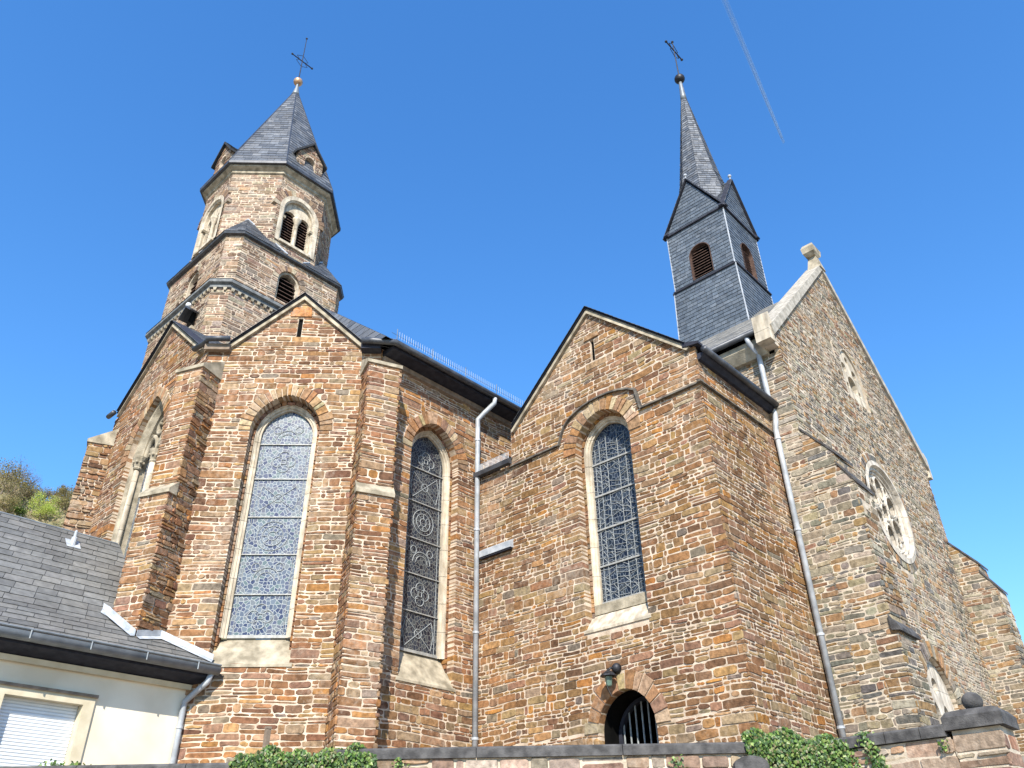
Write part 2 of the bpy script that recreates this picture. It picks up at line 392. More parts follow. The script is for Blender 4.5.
class Arch:
    """pointed or round opening: centre u, half width, bottom, springing, apex"""
    def __init__(self, uc, hw, zb, zs, za, ring=0.0, jamb=True):
        self.uc, self.hw, self.zb, self.zs, self.za, self.ring, self.jamb = uc, hw, zb, zs, max(za, zs + hw), ring, jamb
    def grown(self, e, eb=None):
        a = Arch(self.uc, self.hw + e, self.zb - (e if eb is None else eb), self.zs, self.za + e)
        return a
    def half(self, v):
        if v <= self.zs: return self.hw if v >= self.zb else 0
        r = self.za - self.zs; R = (self.hw ** 2 + r * r) / (2 * self.hw); dv = v - self.zs
        if dv >= r: return 0
        return max(0, self.hw - R + sqrt(max(0, R * R - dv * dv)))
    def arc(self, n=14):
        """points from the left springing over the apex to the right one"""
        r = self.za - self.zs; R = (self.hw ** 2 + r * r) / (2 * self.hw)
        am = atan2(r, R - self.hw) if R > self.hw + 1e-6 else pi / 2
        L = [(self.uc - self.hw + R - R * cos(am * i / n), self.zs + R * sin(am * i / n)) for i in range(n + 1)]
        return L + [(2 * self.uc - p[0], p[1]) for p in reversed(L[:-1])]
    def outline(self, n=14):
        return [(self.uc - self.hw, self.zb)] + self.arc(n) + [(self.uc + self.hw, self.zb)]
    def span(self, v0, v1):
        if v1 <= self.zb or v0 >= self.za + self.ring: return None
        g = self.grown(self.ring) if self.ring else self
        w = 0
        for k in range(5):
            v = v0 + (v1 - v0) * k / 4
            if v < self.zb: continue
            w = max(w, g.half(v) if v > self.zs + 0.016 else self.hw)
        if self.ring and v0 >= self.zs - 0.01:
            w = max(g.half(v0 + (v1 - v0) * 0.62), self.half(v0) + 0.08)
        return (self.uc - w, self.uc + w) if w > 0.01 else None

class Rect:
    ring = 0; jamb = False
    def __init__(self, u0, u1, z0, z1): self.u0, self.u1, self.zb, self.za = u0, u1, z0, z1; self.zs = z1
    def span(self, v0, v1): return (self.u0, self.u1) if v1 > self.zb and v0 < self.za else None
    def outline(self, n=0): return [(self.u0, self.zb), (self.u0, self.za), (self.u1, self.za), (self.u1, self.zb)]

class Disc:
    jamb = False
    def __init__(self, uc, zc, r, ring=0.0): self.uc, self.zc, self.r, self.ring = uc, zc, r, ring; self.zb, self.za = zc - r, zc + r
    def span(self, v0, v1):
        R = self.r + self.ring
        d = 0 if v0 <= self.zc <= v1 else min(abs(v0 - self.zc), abs(v1 - self.zc))
        if d >= R: return None
        w = sqrt(R * R - d * d); return (self.uc - w, self.uc + w)
    def outline(self, n=0): return [(self.uc + self.r * cos(2 * pi * i / 40), self.zc + self.r * sin(2 * pi * i / 40)) for i in range(40)]

PAL = {
 'choir': [((0.290, 0.155, 0.082), 5), ((0.235, 0.125, 0.068), 4), ((0.165, 0.088, 0.055), 2.5), ((0.33, 0.215, 0.125), 4), ((0.34, 0.165, 0.065), 2), ((0.30, 0.215, 0.14), 2.5), ((0.22, 0.18, 0.145), 0.9), ((0.37, 0.235, 0.11), 1.5), ((0.25, 0.148, 0.10), 3)],
 'transept': [((0.255, 0.142, 0.070), 5), ((0.215, 0.118, 0.060), 4), ((0.150, 0.086, 0.052), 2.5), ((0.285, 0.19, 0.105), 3.5), ((0.32, 0.155, 0.05), 1.2), ((0.27, 0.205, 0.135), 2), ((0.19, 0.155, 0.125), 0.9), ((0.30, 0.18, 0.08), 2), ((0.23, 0.135, 0.088), 3)],
 'arch': [((0.34, 0.205, 0.115), 3), ((0.38, 0.27, 0.165), 3), ((0.36, 0.19, 0.085), 2), ((0.30, 0.185, 0.115), 2), ((0.42, 0.33, 0.22), 1.5)],
 'nave': [((0.28, 0.235, 0.175), 5), ((0.20, 0.175, 0.145), 3), ((0.32, 0.255, 0.175), 4), ((0.30, 0.185, 0.10), 3), ((0.145, 0.135, 0.12), 1.8), ((0.34, 0.205, 0.10), 2), ((0.24, 0.135, 0.085), 1.5), ((0.36, 0.31, 0.24), 2)],
 'tower': [((0.31, 0.215, 0.15), 4), ((0.25, 0.17, 0.125), 3), ((0.36, 0.30, 0.225), 3), ((0.20, 0.13, 0.095), 3), ((0.28, 0.235, 0.195), 3), ((0.15, 0.11, 0.09), 1.5), ((0.32, 0.20, 0.12), 1.5)],
 'wall': [((0.27, 0.175, 0.115), 3), ((0.20, 0.13, 0.095), 3), ((0.31, 0.235, 0.165), 3), ((0.25, 0.21, 0.165), 2), ((0.30, 0.17, 0.10), 1.5)],
}
TONE = {'choir': (0.79, 0.76, 0.70), 'transept': (0.83, 0.79, 0.72), 'nave': (0.76, 0.76, 0.74), 'arch': (0.78, 0.76, 0.72), 'tower': (0.86, 0.83, 0.78)}
PALC = {k: ([tuple(q * t for q, t in zip(c, TONE.get(k, (1, 1, 1)))) for c, w in v], [w for c, w in v]) for k, v in PAL.items()}

def stone_col(pal, r):
    c = r.choices(*PALC[pal])[0]
    k = r.uniform(0.83, 1.17)
    return (c[0] * k * r.uniform(0.94, 1.06), c[1] * k * r.uniform(0.95, 1.05), c[2] * k * r.uniform(0.92, 1.08))

def add_stone(mb, fr, pts, h0, r, pal, back=-0.02, col=None, tilt=0.012, shrink=0.005):
    n = len(pts)
    cu = sum(p[0] for p in pts) / n; cv = sum(p[1] for p in pts) / n
    eu = max(0.03, (max(p[0] for p in pts) - min(p[0] for p in pts)) / 2); ev = max(0.02, (max(p[1] for p in pts) - min(p[1] for p in pts)) / 2)
    a = r.uniform(-tilt, tilt) * 0.5 / eu; b = r.uniform(-tilt, tilt) * 0.4 / ev
    col = col or stone_col(pal, r)
    base = len(mb.v)
    for p in pts: mb.v.append(tuple(fr.P(p[0], p[1], back)))
    for p in pts:
        mb.v.append(tuple(fr.P(p[0], p[1], h0 * 0.45)))
    for p in pts:
        du, dv = p[0] - cu, p[1] - cv
        q = (cu + du * (1 - shrink / eu), cv + dv * (1 - shrink / ev))
        mb.v.append(tuple(fr.P(q[0], q[1], max(0.001, h0 + a * du + b * dv))))
    for k in (0, n):
        for j in range(n):
            i2 = (j + 1) % n
            mb.face((base + k + j, base + k + i2, base + k + n + i2, base + k + n + j), col, 1)
    mb.face(tuple(base + 2 * n + j for j in range(n)), col, 1)

def make_rows(seed, z0, z1, hs):
    r = random.Random(seed); z = z0; out = []
    while z < z1:
        h = r.choice(hs) * r.uniform(0.88, 1.12)
        out.append((z, z + h)); z += h
    return out

def stones(mb, fr, pieces, holes, rows, pal, seed, prot=(0.002, 0.012), joint=0.0165, wmean=0.27, ext=(True, True), wob=0.016, back=-0.02, depth=0.3):
    r = random.Random(seed)
    ph = [r.uniform(0, 6.28) for _ in range(6)]
    def W(u, v):
        return wob * (sin(u * 2.1 + ph[0] + v * 0.9) + 0.7 * sin(u * 4.7 + ph[1] - v * 1.7) + 0.5 * sin(u * 9.3 + ph[2] + v * 3.1)) * 0.55
    for piece in pieces:
        piece = ccw(piece)
        zlo = min(p[1] for p in piece); zhi = max(p[1] for p in piece)
        cuts = [h.zs for h in holes if getattr(h, 'ring', 0) and hasattr(h, 'zs')] + [h.zb for h in holes if hasattr(h, 'zb')]
        rows2 = []
        for (v0, v1) in rows:
            c = [q for q in cuts if v0 + 0.012 < q < v1 - 0.012]
            e = [v0] + sorted(c) + [v1]
            rows2 += list(zip(e[:-1], e[1:]))
        for (v0, v1) in rows2:
            if v1 <= zlo + 0.01 or v0 >= zhi - 0.01: continue
            a0 = max(v0, zlo + 1e-4); a1 = min(v1, zhi - 1e-4)
            if a1 - a0 < 0.012: continue
            sp = [s for s in (span_at(piece, a0), span_at(piece, (a0 + a1) / 2), span_at(piece, a1)) if s]
            if not sp: continue
            ua = min(s[0] for s in sp); ub = max(s[1] for s in sp)
            segs = [(ua, ub, 'c', 'c')]
            for h in holes:
                s = h.span(a0, a1)
                if not s: continue
                new = []
                for (a, b, ea, eb) in segs:
                    if s[1] <= a or s[0] >= b: new.append((a, b, ea, eb)); continue
                    if s[0] - a > 0.02: new.append((a, s[0], ea, 'h' if h.jamb and a0 < h.zs else 'x'))
                    if b - s[1] > 0.02: new.append((s[1], b, 'h' if h.jamb and a0 < h.zs else 'x', eb))
                segs = new
            H = a1 - a0
            for (a, b, ea, eb) in segs:
                x = a
                while x < b - 1e-6:
                    w = wmean * r.choice((0.4, 0.6, 0.8, 1.0, 1.2, 1.5, 1.9)) * r.uniform(0.85, 1.15) * (0.55 + 3.4 * min(H, 0.15))
                    if b - (x + w) < 0.1: w = b - x
                    first = x <= a + 1e-6; last = x + w >= b - 1e-6
                    # some courses split into two or three thin stones
                    if H > 0.095 and r.random() < 0.22:
                        k = r.uniform(0.35, 0.65); cells = [(x, x + w, a0, a0 + H * k), (x, x + w, a0 + H * k, a1)]
                        if r.random() < 0.35 and w > 0.22:
                            kk = r.uniform(0.35, 0.65); q = cells.pop(r.randrange(2)); cells += [(q[0], q[0] + w * kk, q[2], q[3]), (q[0] + w * kk, q[1], q[2], q[3])]
                    else: cells = [(x, x + w, a0, a1)]
                    for (x0, x1, y0, y1) in cells:
                        j = joint * r.uniform(0.3, 0.75)
                        jj = lambda: r.uniform(-0.008, 0.008)
                        L0 = x0 + j; R0 = x1 - j
                        dep = back
                        if first and abs(x0 - a) < 1e-6:
                            if ea == 'c' and ext[0]: L0 = a - 0.012
                            elif ea == 'h': L0 = a - 0.002; dep = -depth
                        if last and abs(x1 - b) < 1e-6:
                            if eb == 'c' and ext[1]: R0 = b + 0.012
                            elif eb == 'h': R0 = b + 0.002; dep = -depth
                        B0 = y0 + j; T0 = y1 - j
                        if R0 - L0 < 0.025 or T0 - B0 < 0.015: continue
                        cw = min(0.25 * (R0 - L0), r.uniform(0.006, 0.045)); ch = min(0.3 * (T0 - B0), r.uniform(0.005, 0.028))
                        el = (first and ea != 'c'); er = (last and eb != 'c')
                        pts = [(L0 + cw, B0 + jj()), ((L0 + R0) / 2, B0 + jj()), (R0 - cw, B0 + jj()), (R0 + (0 if er else jj()), B0 + ch), (R0 + (0 if er else jj()), T0 - ch), (R0 - cw, T0 + jj()), ((L0 + R0) / 2 + jj(), T0 + jj()), (L0 + cw, T0 + jj()), (L0 + (0 if el else jj()), T0 - ch), (L0 + (0 if el else jj()), B0 + ch)]
                        pts = [(p[0], p[1] + W(p[0], p[1])) for p in pts]
                        lim = [(p[0] + (0 if True else 0), p[1]) for p in piece]
                        if any(not inside(p, lim) for p in pts):
                            grown = grow(lim, 0.013)
                            pts = clip(pts, grown)
                            if len(pts) < 3 or area(pts) < 0.0008: continue
                        add_stone(mb, fr, pts, r.uniform(*prot), r, pal, dep)
                    x += w

def inside(p, conv):
    for i in range(len(conv)):
        a = conv[i]; b = conv[(i + 1) % len(conv)]
        if (b[0] - a[0]) * (p[1] - a[1]) - (b[1] - a[1]) * (p[0] - a[0]) < 0: return False
    return True

def grow(conv, e):
    out = []
    n = len(conv)
    for i in range(n):
        p0, p1, p2 = np.array(conv[i - 1], float), np.array(conv[i], float), np.array(conv[(i + 1) % n], float)
        d1 = p1 - p0; d2 = p2 - p1
        d1 /= max(1e-9, np.linalg.norm(d1)); d2 /= max(1e-9, np.linalg.norm(d2))
        n1 = np.array([d1[1], -d1[0]]); n2 = np.array([d2[1], -d2[0]])
        b = n1 + n2; b = b / max(0.3, (b @ b) / 2)
        out.append(tuple(p1 + b * e))
    return out

def base_wall(mb, fr, outline, holes, depth=0.35, back=0.5):
    """mortar face with real openings, reveals and a back, material 0"""
    loops = [ccw(outline)] + [list(reversed(ccw(h.outline()))) for h in holes]
    flat = [p for lp in loops for p in lp]
    tri = tessellate_polygon([[Vector((p[0], p[1], 0)) for p in lp] for lp in loops])
    b = len(mb.v)
    mb.v += [tuple(fr.P(p[0], p[1], 0)) for p in flat]
    for t in tri:
        q = [flat[i] for i in t]
        t = t if area(q) > 0 else tuple(reversed(t))
        mb.face(tuple(b + i for i in t), (1, 1, 1), 0)
    for lp in loops[1:]:
        k = len(lp); b = len(mb.v)
        mb.v += [tuple(fr.P(p[0], p[1], 0)) for p in lp] + [tuple(fr.P(p[0], p[1], -depth)) for p in lp]
        for j in range(k):
            j2 = (j + 1) % k
            mb.face((b + j, b + k + j, b + k + j2, b + j2), (1, 1, 1), 0)
    lp = loops[0]; k = len(lp); b = len(mb.v)
    mb.v += [tuple(fr.P(p[0], p[1], 0)) for p in lp] + [tuple(fr.P(p[0], p[1], -0.12)) for p in grow(lp, -0.025)]
    for j in range(k):
        j2 = (j + 1) % k
        mb.face((b + j2, b + j, b + k + j, b + k + j2), (1, 1, 1), 0)

def voussoirs(fr, arch, ring, r, pal, depth=0.3, size=0.1, h=(0.016, 0.026)):
    mb = MB()
    inner = arch.arc(60); outer = arch.grown(ring).arc(60)
    # cumulative length
    L = [0]
    for i in range(1, len(inner)): L.append(L[-1] + math.dist(inner[i], inner[i - 1]))
    tot = L[-1]; s = 0
    def at(arr, q):
        for i in range(1, len(L)):
            if L[i] >= q:
                k = (q - L[i - 1]) / max(1e-9, L[i] - L[i - 1]); return (arr[i - 1][0] + k * (arr[i][0] - arr[i - 1][0]), arr[i - 1][1] + k * (arr[i][1] - arr[i - 1][1]))
        return arr[-1]
    while s < tot - 0.02:
        w = size * r.uniform(0.7, 1.4)
        if tot - s - w < size * 0.5: w = tot - s
        j = 0.008; a, b = s + j, s + w - j
        ex = r.uniform(-0.04, 0.05)
        i0, i1, o0, o1 = at(inner, a), at(inner, b), at(outer, a), at(outer, b)
        k = 1 + ex / ring
        o0 = (i0[0] + (o0[0] - i0[0]) * k, i0[1] + (o0[1] - i0[1]) * k); o1 = (i1[0] + (o1[0] - i1[0]) * k, i1[1] + (o1[1] - i1[1]) * k)
        add_stone(mb, fr, ccw([i0, o0, o1, i1]), r.uniform(*h), r, pal, -depth, tilt=0.006)
        s += w
    return mb

def ring_strip(mb, fr, outs, mi=0, col=(1, 1, 1)):
    """outs: list of (outline points, h) with equal counts -> strips"""
    b = len(mb.v); k = len(outs[0][0])
    for pts, h in outs: mb.v += [tuple(fr.P(p[0], p[1], h)) for p in pts]
    for i in range(len(outs) - 1):
        for j in range(k - 1):
            a = b + i * k + j
            mb.face((a, a + k, a + k + 1, a + 1), col, mi)

def band(mb, fr, line, w, h0, h1, mi=0, col=(1, 1, 1)):
    """moulding that follows a polyline in the wall plane: width w (in plane), from h0 to h1 out of the wall"""
    n = len(line); off = []
    for i in range(n):
        p = np.array(line[i], float)
        d1 = np.array(line[i]) - np.array(line[i - 1]) if i > 0 else None
        d2 = np.array(line[i + 1]) - np.array(line[i]) if i < n - 1 else None
        ns = []
        for d in (d1, d2):
            if d is not None:
                d = np.array(d, float); d /= np.linalg.norm(d); ns.append(np.array([-d[1], d[0]]))
        b = sum(ns); b = b / max(0.4, (b @ b) / len(ns)) if len(ns) == 2 else ns[0]
        off.append(p + b * w)
    rings = []
    for p, q in zip(line, off):
        rings.append([fr.P(p[0], p[1], h0), fr.P(p[0], p[1], h1), fr.P(q[0], q[1], h1 * 0.75), fr.P(q[0], q[1], h0)])
    mb.loft(rings, True, True, col, mi)

SLATES = [(0.080, 0.088, 0.100), (0.105, 0.113, 0.124), (0.062, 0.070, 0.082), (0.125, 0.130, 0.137), (0.092, 0.096, 0.102)]
def slates(mb, pts, rowh, width, seed, cols=SLATES, lift=0.014, diag=0.0, holes=(), k=1.0):
    """a roof plane (convex 3D polygon, outside counter-clockwise) covered with single overlapping slates"""
    r = random.Random(seed)
    P = [np.array(p, float) for p in pts]
    n = np.zeros(3)
    for i in range(len(P)):
        n += np.cross(P[i] - P[0], P[(i + 1) % len(P)] - P[0])
    n /= np.linalg.norm(n)
    ua = np.array([-n[1], n[0], 0]); ua = ua / np.linalg.norm(ua) if np.linalg.norm(ua) > 0.01 else np.array([1.0, 0, 0])
    va = np.cross(n, ua); o = P[0]
    q = ccw([((p - o) @ ua, (p - o) @ va) for p in P])
    mb.poly(P, (0.03, 0.032, 0.036), 1)
    v = min(p[1] for p in q) - 0.01; vmax = max(p[1] for p in q); row = 0
    while v < vmax:
        sp = [s for s in (span_at(q, min(max(v + rowh * f, min(p[1] for p in q) + 1e-4), vmax - 1e-4)) for f in (0.02, 0.5, 0.98)) if s]
        if sp:
            a = min(s[0] for s in sp); b = max(s[1] for s in sp)
            x = a - r.uniform(0, width)
            while x < b:
                w = width * r.uniform(0.8, 1.25)
                g = 0.004
                dd = r.uniform(-0.1, 0.1) * rowh
                pp = clip([(x + g, v + r.uniform(-0.04, 0.04) * rowh), (x + w - g, v + r.uniform(-0.04, 0.04) * rowh), (x + w - g + diag * rowh, v + rowh * 1.12), (x + g + diag * rowh, v + rowh * 1.12)], q)
                if len(pp) >= 3 and abs(area(pp)) > 2e-4:
                    c = r.choice(cols); kk = r.uniform(0.82, 1.2) * k; c = tuple(z * kk for z in c)
                    lf = lift * r.uniform(0.75, 1.3)
                    top = [o + ua * p[0] + va * p[1] + n * (0.003 + lf * max(0, 1.12 - (p[1] - v) / rowh) / 1.12) for p in pp]
                    bot = [o + ua * p[0] + va * p[1] + n * 0.001 for p in pp]
                    bi = len(mb.v); m = len(pp)
                    mb.v += [tuple(z) for z in bot] + [tuple(z) for z in top]
                    mb.face(tuple(bi + m + j for j in range(m)), c, 0)
                    for j in range(m):
                        j2 = (j + 1) % m
                        mb.face((bi + j, bi + j2, bi + m + j2, bi + m + j), tuple(z * 0.8 for z in c), 0)
                x += w
        v += rowh; row += 1

s2 = sqrt(0.5)
C2 = np.array([5.55, 13.03]); C1 = np.array([7.9, 10.68]); C3 = np.array([5.55, 17.12]); C4 = np.array([7.9, 19.5])
FR = Frame((-1, -1), through=C1)
LF = Frame((-1, 0), through=C2)
BF = Frame((0, -1), through=(0, 10.7))
TF = Frame((-1, 0), through=(10.586, 0))
TR = Frame((0, -1), through=(0, 5.39))
NW = Frame((-1, 0), through=(13.15, 0))
FA = Frame((0, -1), through=(0, 4.9))
Z0 = 1.5                              # terrace level below the church
HS = [0.055, 0.075, 0.09, 0.10, 0.115, 0.13, 0.15]
ROWS = make_rows(11, Z0, 10.9, HS)
ROWS_T = make_rows(12, Z0, 10.4, [0.055, 0.07, 0.085, 0.095, 0.11, 0.125, 0.145])
ROWS_N = make_rows(13, Z0, 13.9, [0.045, 0.06, 0.075, 0.09, 0.11, 0.13])

# ------------------------------------------------------------------ ground and hill
def grid_sheet(name, f, xs, ys, mat, kind='structure'):
    mb = MB(); nx = len(xs); ny = len(ys)
    for y in ys:
        for x in xs: mb.v.append((x, y, f(x, y)))
    for j in range(ny - 1):
        for i in range(nx - 1):
            a = j * nx + i; mb.face((a, a + 1, a + nx + 1, a + nx))
    return tag(mb.build(name, mat, None, True), kind=kind)

mb = MB(); mb.poly([(-3000, -3000, -1.6), (3000, -3000, -1.6), (3000, 3000, -1.6), (-3000, 3000, -1.6)])
tag(mb.build('street', 'bounce_paving'), kind='structure')
mb = MB()
terr = [(1.0, 14.9), (9.95, 5.0), (10.75, 4.1), (10.75, 2.6), (60, 2.6), (60, 60), (-40, 60), (-40, 14.9)]
mb.prism([(x, y, -1.59) for x, y in terr], (0, 0, 1.35 + 1.59))
tag(mb.build('terrace_ground', 'bounce_paving'), kind='structure')

def hill_h(x, y):
    d = math.hypot(x, y); a = math.degrees(atan2(y, x))          # bearing from the camera, 73-79 degrees is what shows left of the choir
    ridge = min(1.0, max(0.0, (a - 40) / 30.0))
    top = 0.398 * 300 + 9 * max(0, (a - 74.5) / 5.0) + 2.0 * sin(a * 1.9)
    t = min(1, max(0, (d - 110) / 190)); t = t * t * (3 - 2 * t) * 0.55 + t * 0.45
    back = 1.0 if d < 300 else max(0.6, 1 - (d - 300) / 900)
    return -1.7 + ridge * top * t * back
mb = MB()
ang = [radians(35 + i * 1.2) for i in range(90)]; rad = [100 + 12 * i for i in range(34)]
for rr in rad:
    for a in ang:
        x, y = rr * cos(a), rr * sin(a); mb.v.append((x, y, hill_h(x, y)))
for j in range(len(rad) - 1):
    for i in range(len(ang) - 1):
        q = j * len(ang) + i; mb.face((q + 1, q, q + len(ang), q + len(ang) + 1))
tag(mb.build('hill', 'hillside', None, True), kind='structure')

# ------------------------------------------------------------------ the church
church = thing('church', 'brown rubble stone church with slate roofs, stained glass windows, octagonal tower and slate ridge turret', 'church')

def stone_wall(name, fr, pieces, outline, holes, rows, pal, seed, mortar='mortar', **kw):
    mb = MB()
    base_wall(mb, fr, outline, holes, kw.get('depth', 0.3) + 0.05)
    st_holes = kw.pop('st_holes', holes)
    stones(mb, fr, pieces, st_holes, rows, pal, seed, **kw)
    return mb.build(name, [mortar, 'stone'], church)

def tent(u0, u1, z0, zl, uc, za, e0, e1, ze):
    """rectangle with a gable on top: list of convex pieces and the outline"""
    rect = [(u0, z0), (u1, z0), (u1, ze), (u0, ze)]
    tri = [(e0, ze), (e1, ze), (uc, za)]
    out = [(u0, z0), (u1, z0), (u1, ze), (e1, ze), (uc, za), (e0, ze), (u0, ze)]
    return [rect, tri], out

# ---- glazed windows
def sill_block(fr, uc, hw, zt, zb, dep, mat, parent, grow_b=0.05, ht=0.02):
    mb = MB()
    mb.loft([[fr.P(uc - hw, zt, -dep), fr.P(uc - hw - grow_b, zb, ht), fr.P(uc - hw - grow_b, zb - 0.04, ht), fr.P(uc - hw - grow_b, zb - 0.04, -dep)],
             [fr.P(uc + hw, zt, -dep), fr.P(uc + hw + grow_b, zb, ht), fr.P(uc + hw + grow_b, zb - 0.04, ht), fr.P(uc + hw + grow_b, zb - 0.04, -dep)]], True, True)
    return mb.build('sill', mat, parent)

def arch_panel(fr, arch, h, n=20):
    return [fr.P(p[0], p[1], h) for p in arch.outline(n)]

def stained_window(fr, uc, opening, glass, sill_z, gmat, bars, seed, pal, label=None, ring=0.24, frame_mat='dressed', sill_mat='weathered', bar_mat='bar', motifs='lead_line', lattice=False, bw=0.018):
    """opening: Arch cut in the wall; glass: Arch of the glazing, both in this wall's own coordinates"""
    r = random.Random(seed)
    gd = 0.31
    mb = MB()
    # splayed stone frame: outer edge in the reveal, rounded roll, then the glazing rebate
    n = 16
    o0 = glass.grown(0.105, 0).outline(n); mid = glass.grown(0.085, 0).outline(n); mid2 = glass.grown(0.04, 0).outline(n); inn = glass.outline(n)
    zb = glass.zb - 0.02
    fix = lambda L: [(p[0], max(p[1], zb)) for p in L]
    o0, mid, mid2, inn = map(fix, (o0, mid, mid2, inn))
    ring_strip(mb, fr, [(o0, -0.32), (o0, -0.19), (mid, -0.195), (mid, -0.215), (mid2, -0.23), (mid2, -0.25), (inn, -0.255), (inn, -0.33)])
    root = mb.build('stained_glass_window', frame_mat, church)
    if label: root['label'] = label
    vb = voussoirs(fr, opening, ring, r, 'arch', 0.28)
    f2 = Frame(fr.n, d=fr.d + 0.175)      # inner order: smaller stones set back in the reveal
    iw = glass.hw + 0.10; ia = Arch(uc, iw, glass.zb, glass.zs, glass.za + 0.10)
    v2 = voussoirs(f2, ia, opening.hw - iw + 0.02, r, pal, 0.15, 0.12, (0.005, 0.02)); off = len(vb.v)
    vb.v += v2.v; vb.f += [tuple(i + off for i in f) for f in v2.f]; vb.c += v2.c; vb.m += v2.m
    z = glass.zb - 0.25
    while z < glass.zs:
        hh_ = min(r.choice((0.07, 0.09, 0.11, 0.13)), glass.zs - z)
        for sg in (-1, 1):
            e0, e1 = uc + sg * (iw - 0.004), opening.uc + sg * (opening.hw + 0.03)
            add_stone(vb, f2, ccw([(e0, z + 0.006), (e1, z + 0.006), (e1, z + hh_ - 0.006), (e0 + sg * 0.004, z + hh_ - 0.006)]), r.uniform(0.004, 0.02), r, pal, -0.15)
        z += hh_
    vb.build('arch_stones', ['mortar', 'stone'], root)
    g = MB(); g.poly(ccw3(arch_panel(fr, glass, -gd), fr.n)); g.build('glass', gmat, root)
    # pattern of lead in each panel: quatrefoils, arcs and lozenges standing a little proud of the glass
    ld = MB(); zz = [glass.zb] + list(bars) + [glass.za - 0.12]
    if lattice:
        # straight leads: five strips crossed by short slanting pieces
        us = [-0.29, -0.13, 0.12, 0.28]; edges = [-glass.hw] + us + [glass.hw]
        for q in us: ld.tube([fr.P(uc + q, glass.zb, -gd + 0.006), fr.P(uc + q, glass.zs + 0.42 - abs(q) * 0.5, -gd + 0.006)], 0.006, 5)
        for a, b in zip(edges[:-1], edges[1:]):
            z = glass.zb
            while z < glass.zs + 0.25:
                dz = r.uniform(0.05, 0.13); e = r.uniform(-0.09, 0.09)
                if max(glass.half(z + abs(e)), 0) > max(abs(a), abs(b)) - 0.02: ld.tube([fr.P(uc + a, z, -gd + 0.006), fr.P(uc + b, z + e, -gd + 0.006)], 0.0055, 5)
                if r.random() < 0.35 and z < glass.zs: ld.tube([fr.P(uc + b, z, -gd + 0.006), fr.P(uc + (a + b) / 2, z + dz, -gd + 0.006)], 0.005, 5)
                z += dz
    for i in range(0 if lattice else len(zz) - 1):
        zc = (zz[i] + zz[i + 1]) / 2; hh = (zz[i + 1] - zz[i]) / 2
        if i == len(zz) - 2: zc = (glass.zs + bars[-1]) / 2 + 0.12
        R0 = min(0.27, hh * 0.85) * r.uniform(0.85, 1.0)
        k = (i * 3 + seed) % 4
        def ringc(cu, cv, rad, a0=0, a1=2 * pi, m=22, w=0.008):
            ld.tube([fr.P(cu + rad * cos(a0 + (a1 - a0) * t / m), cv + rad * sin(a0 + (a1 - a0) * t / m), -gd + 0.006) for t in range(m + 1)], w, 5)
        if k == 0:
            for q in range(4):
                a = pi / 2 * q; ringc(uc + 0.11 * cos(a), zc + 0.11 * sin(a), 0.10, a - pi * 0.72, a + pi * 0.72, 16)
            ld.tube([fr.P(uc + 0.06 * cos(a), zc + 0.06 * sin(a), -gd + 0.006) for a in [pi / 4 + pi / 2 * q for q in range(5)]], 0.009, 5)
        elif k == 1:
            for s in (-1, 1):
                for t in (-1, 1):
                    ld.tube([fr.P(uc, zc, -gd + 0.006), fr.P(uc + s * 0.30, zc + t * R0, -gd + 0.006)], 0.007, 5)
                    ld.tube([fr.P(uc + s * 0.30, zc + t * R0, -gd + 0.006), fr.P(uc + s * 0.36, zc, -gd + 0.006)], 0.006, 5)
            ringc(uc, zc, 0.08)
        elif k == 2:
            ringc(uc, zc, R0, w=0.008); ringc(uc, zc, R0 * 0.68); ringc(uc, zc, R0 * 0.3)
            for q in range(8):
                a = pi / 4 * q; ld.tube([fr.P(uc + R0 * 0.3 * cos(a), zc + R0 * 0.3 * sin(a), -gd + 0.006), fr.P(uc + R0 * 0.68 * cos(a), zc + R0 * 0.68 * sin(a), -gd + 0.006)], 0.006, 5)
        else:
            ringc(uc, zc - R0 * 0.4, R0 * 0.85, 0, pi, w=0.009); ringc(uc, zc - R0 * 0.4, R0 * 0.55, 0, pi)
            ringc(uc - 0.2, zc + R0 * 0.5, 0.07); ringc(uc + 0.2, zc + R0 * 0.5, 0.07)
    for s in (-1, 1):
        uu = uc + s * (glass.hw - 0.07); ld.tube([fr.P(uu, glass.zb, -gd + 0.005), fr.P(uu, glass.zs + 0.1, -gd + 0.005)], 0.006, 5)
    ld.build('lead_pattern', motifs, root)
    for z in bars:
        b = MB(); w = glass.half(z)
        b.bar(fr.P(uc - w, z, -gd + 0.018), fr.P(uc + w, z, -gd + 0.014), bw, 0.02, fr.n); b.build('crossbar', bar_mat, root)
    b = MB(); b.bar(fr.P(uc - glass.hw, glass.zb + 0.03, -gd + 0.02), fr.P(uc + glass.hw, glass.zb + 0.03, -gd + 0.02), 0.05, 0.03, fr.n); b.build('bottom_rail', bar_mat, root)
    zt = glass.zb
    if lattice:
        zt = glass.zb - 0.17; b = MB(); b.box(fr.P(uc, glass.zb - 0.085, -0.25), fr.t * (glass.hw + 0.09), fr.n * 0.07, np.array([0, 0, 0.083])); b.build('sill_course', 'weathered', root)
    sill_block(fr, opening.uc, opening.hw - 0.003, zt, sill_z, 0.32 if not lattice else 0.2, sill_mat, root)
    return root

def ccw3(pts, n):
    P = [np.array(p, float) for p in pts]; a = np.zeros(3)
    for i in range(len(P)): a += np.cross(P[i], P[(i + 1) % len(P)])
    return P if a @ n > 0 else list(reversed(P))

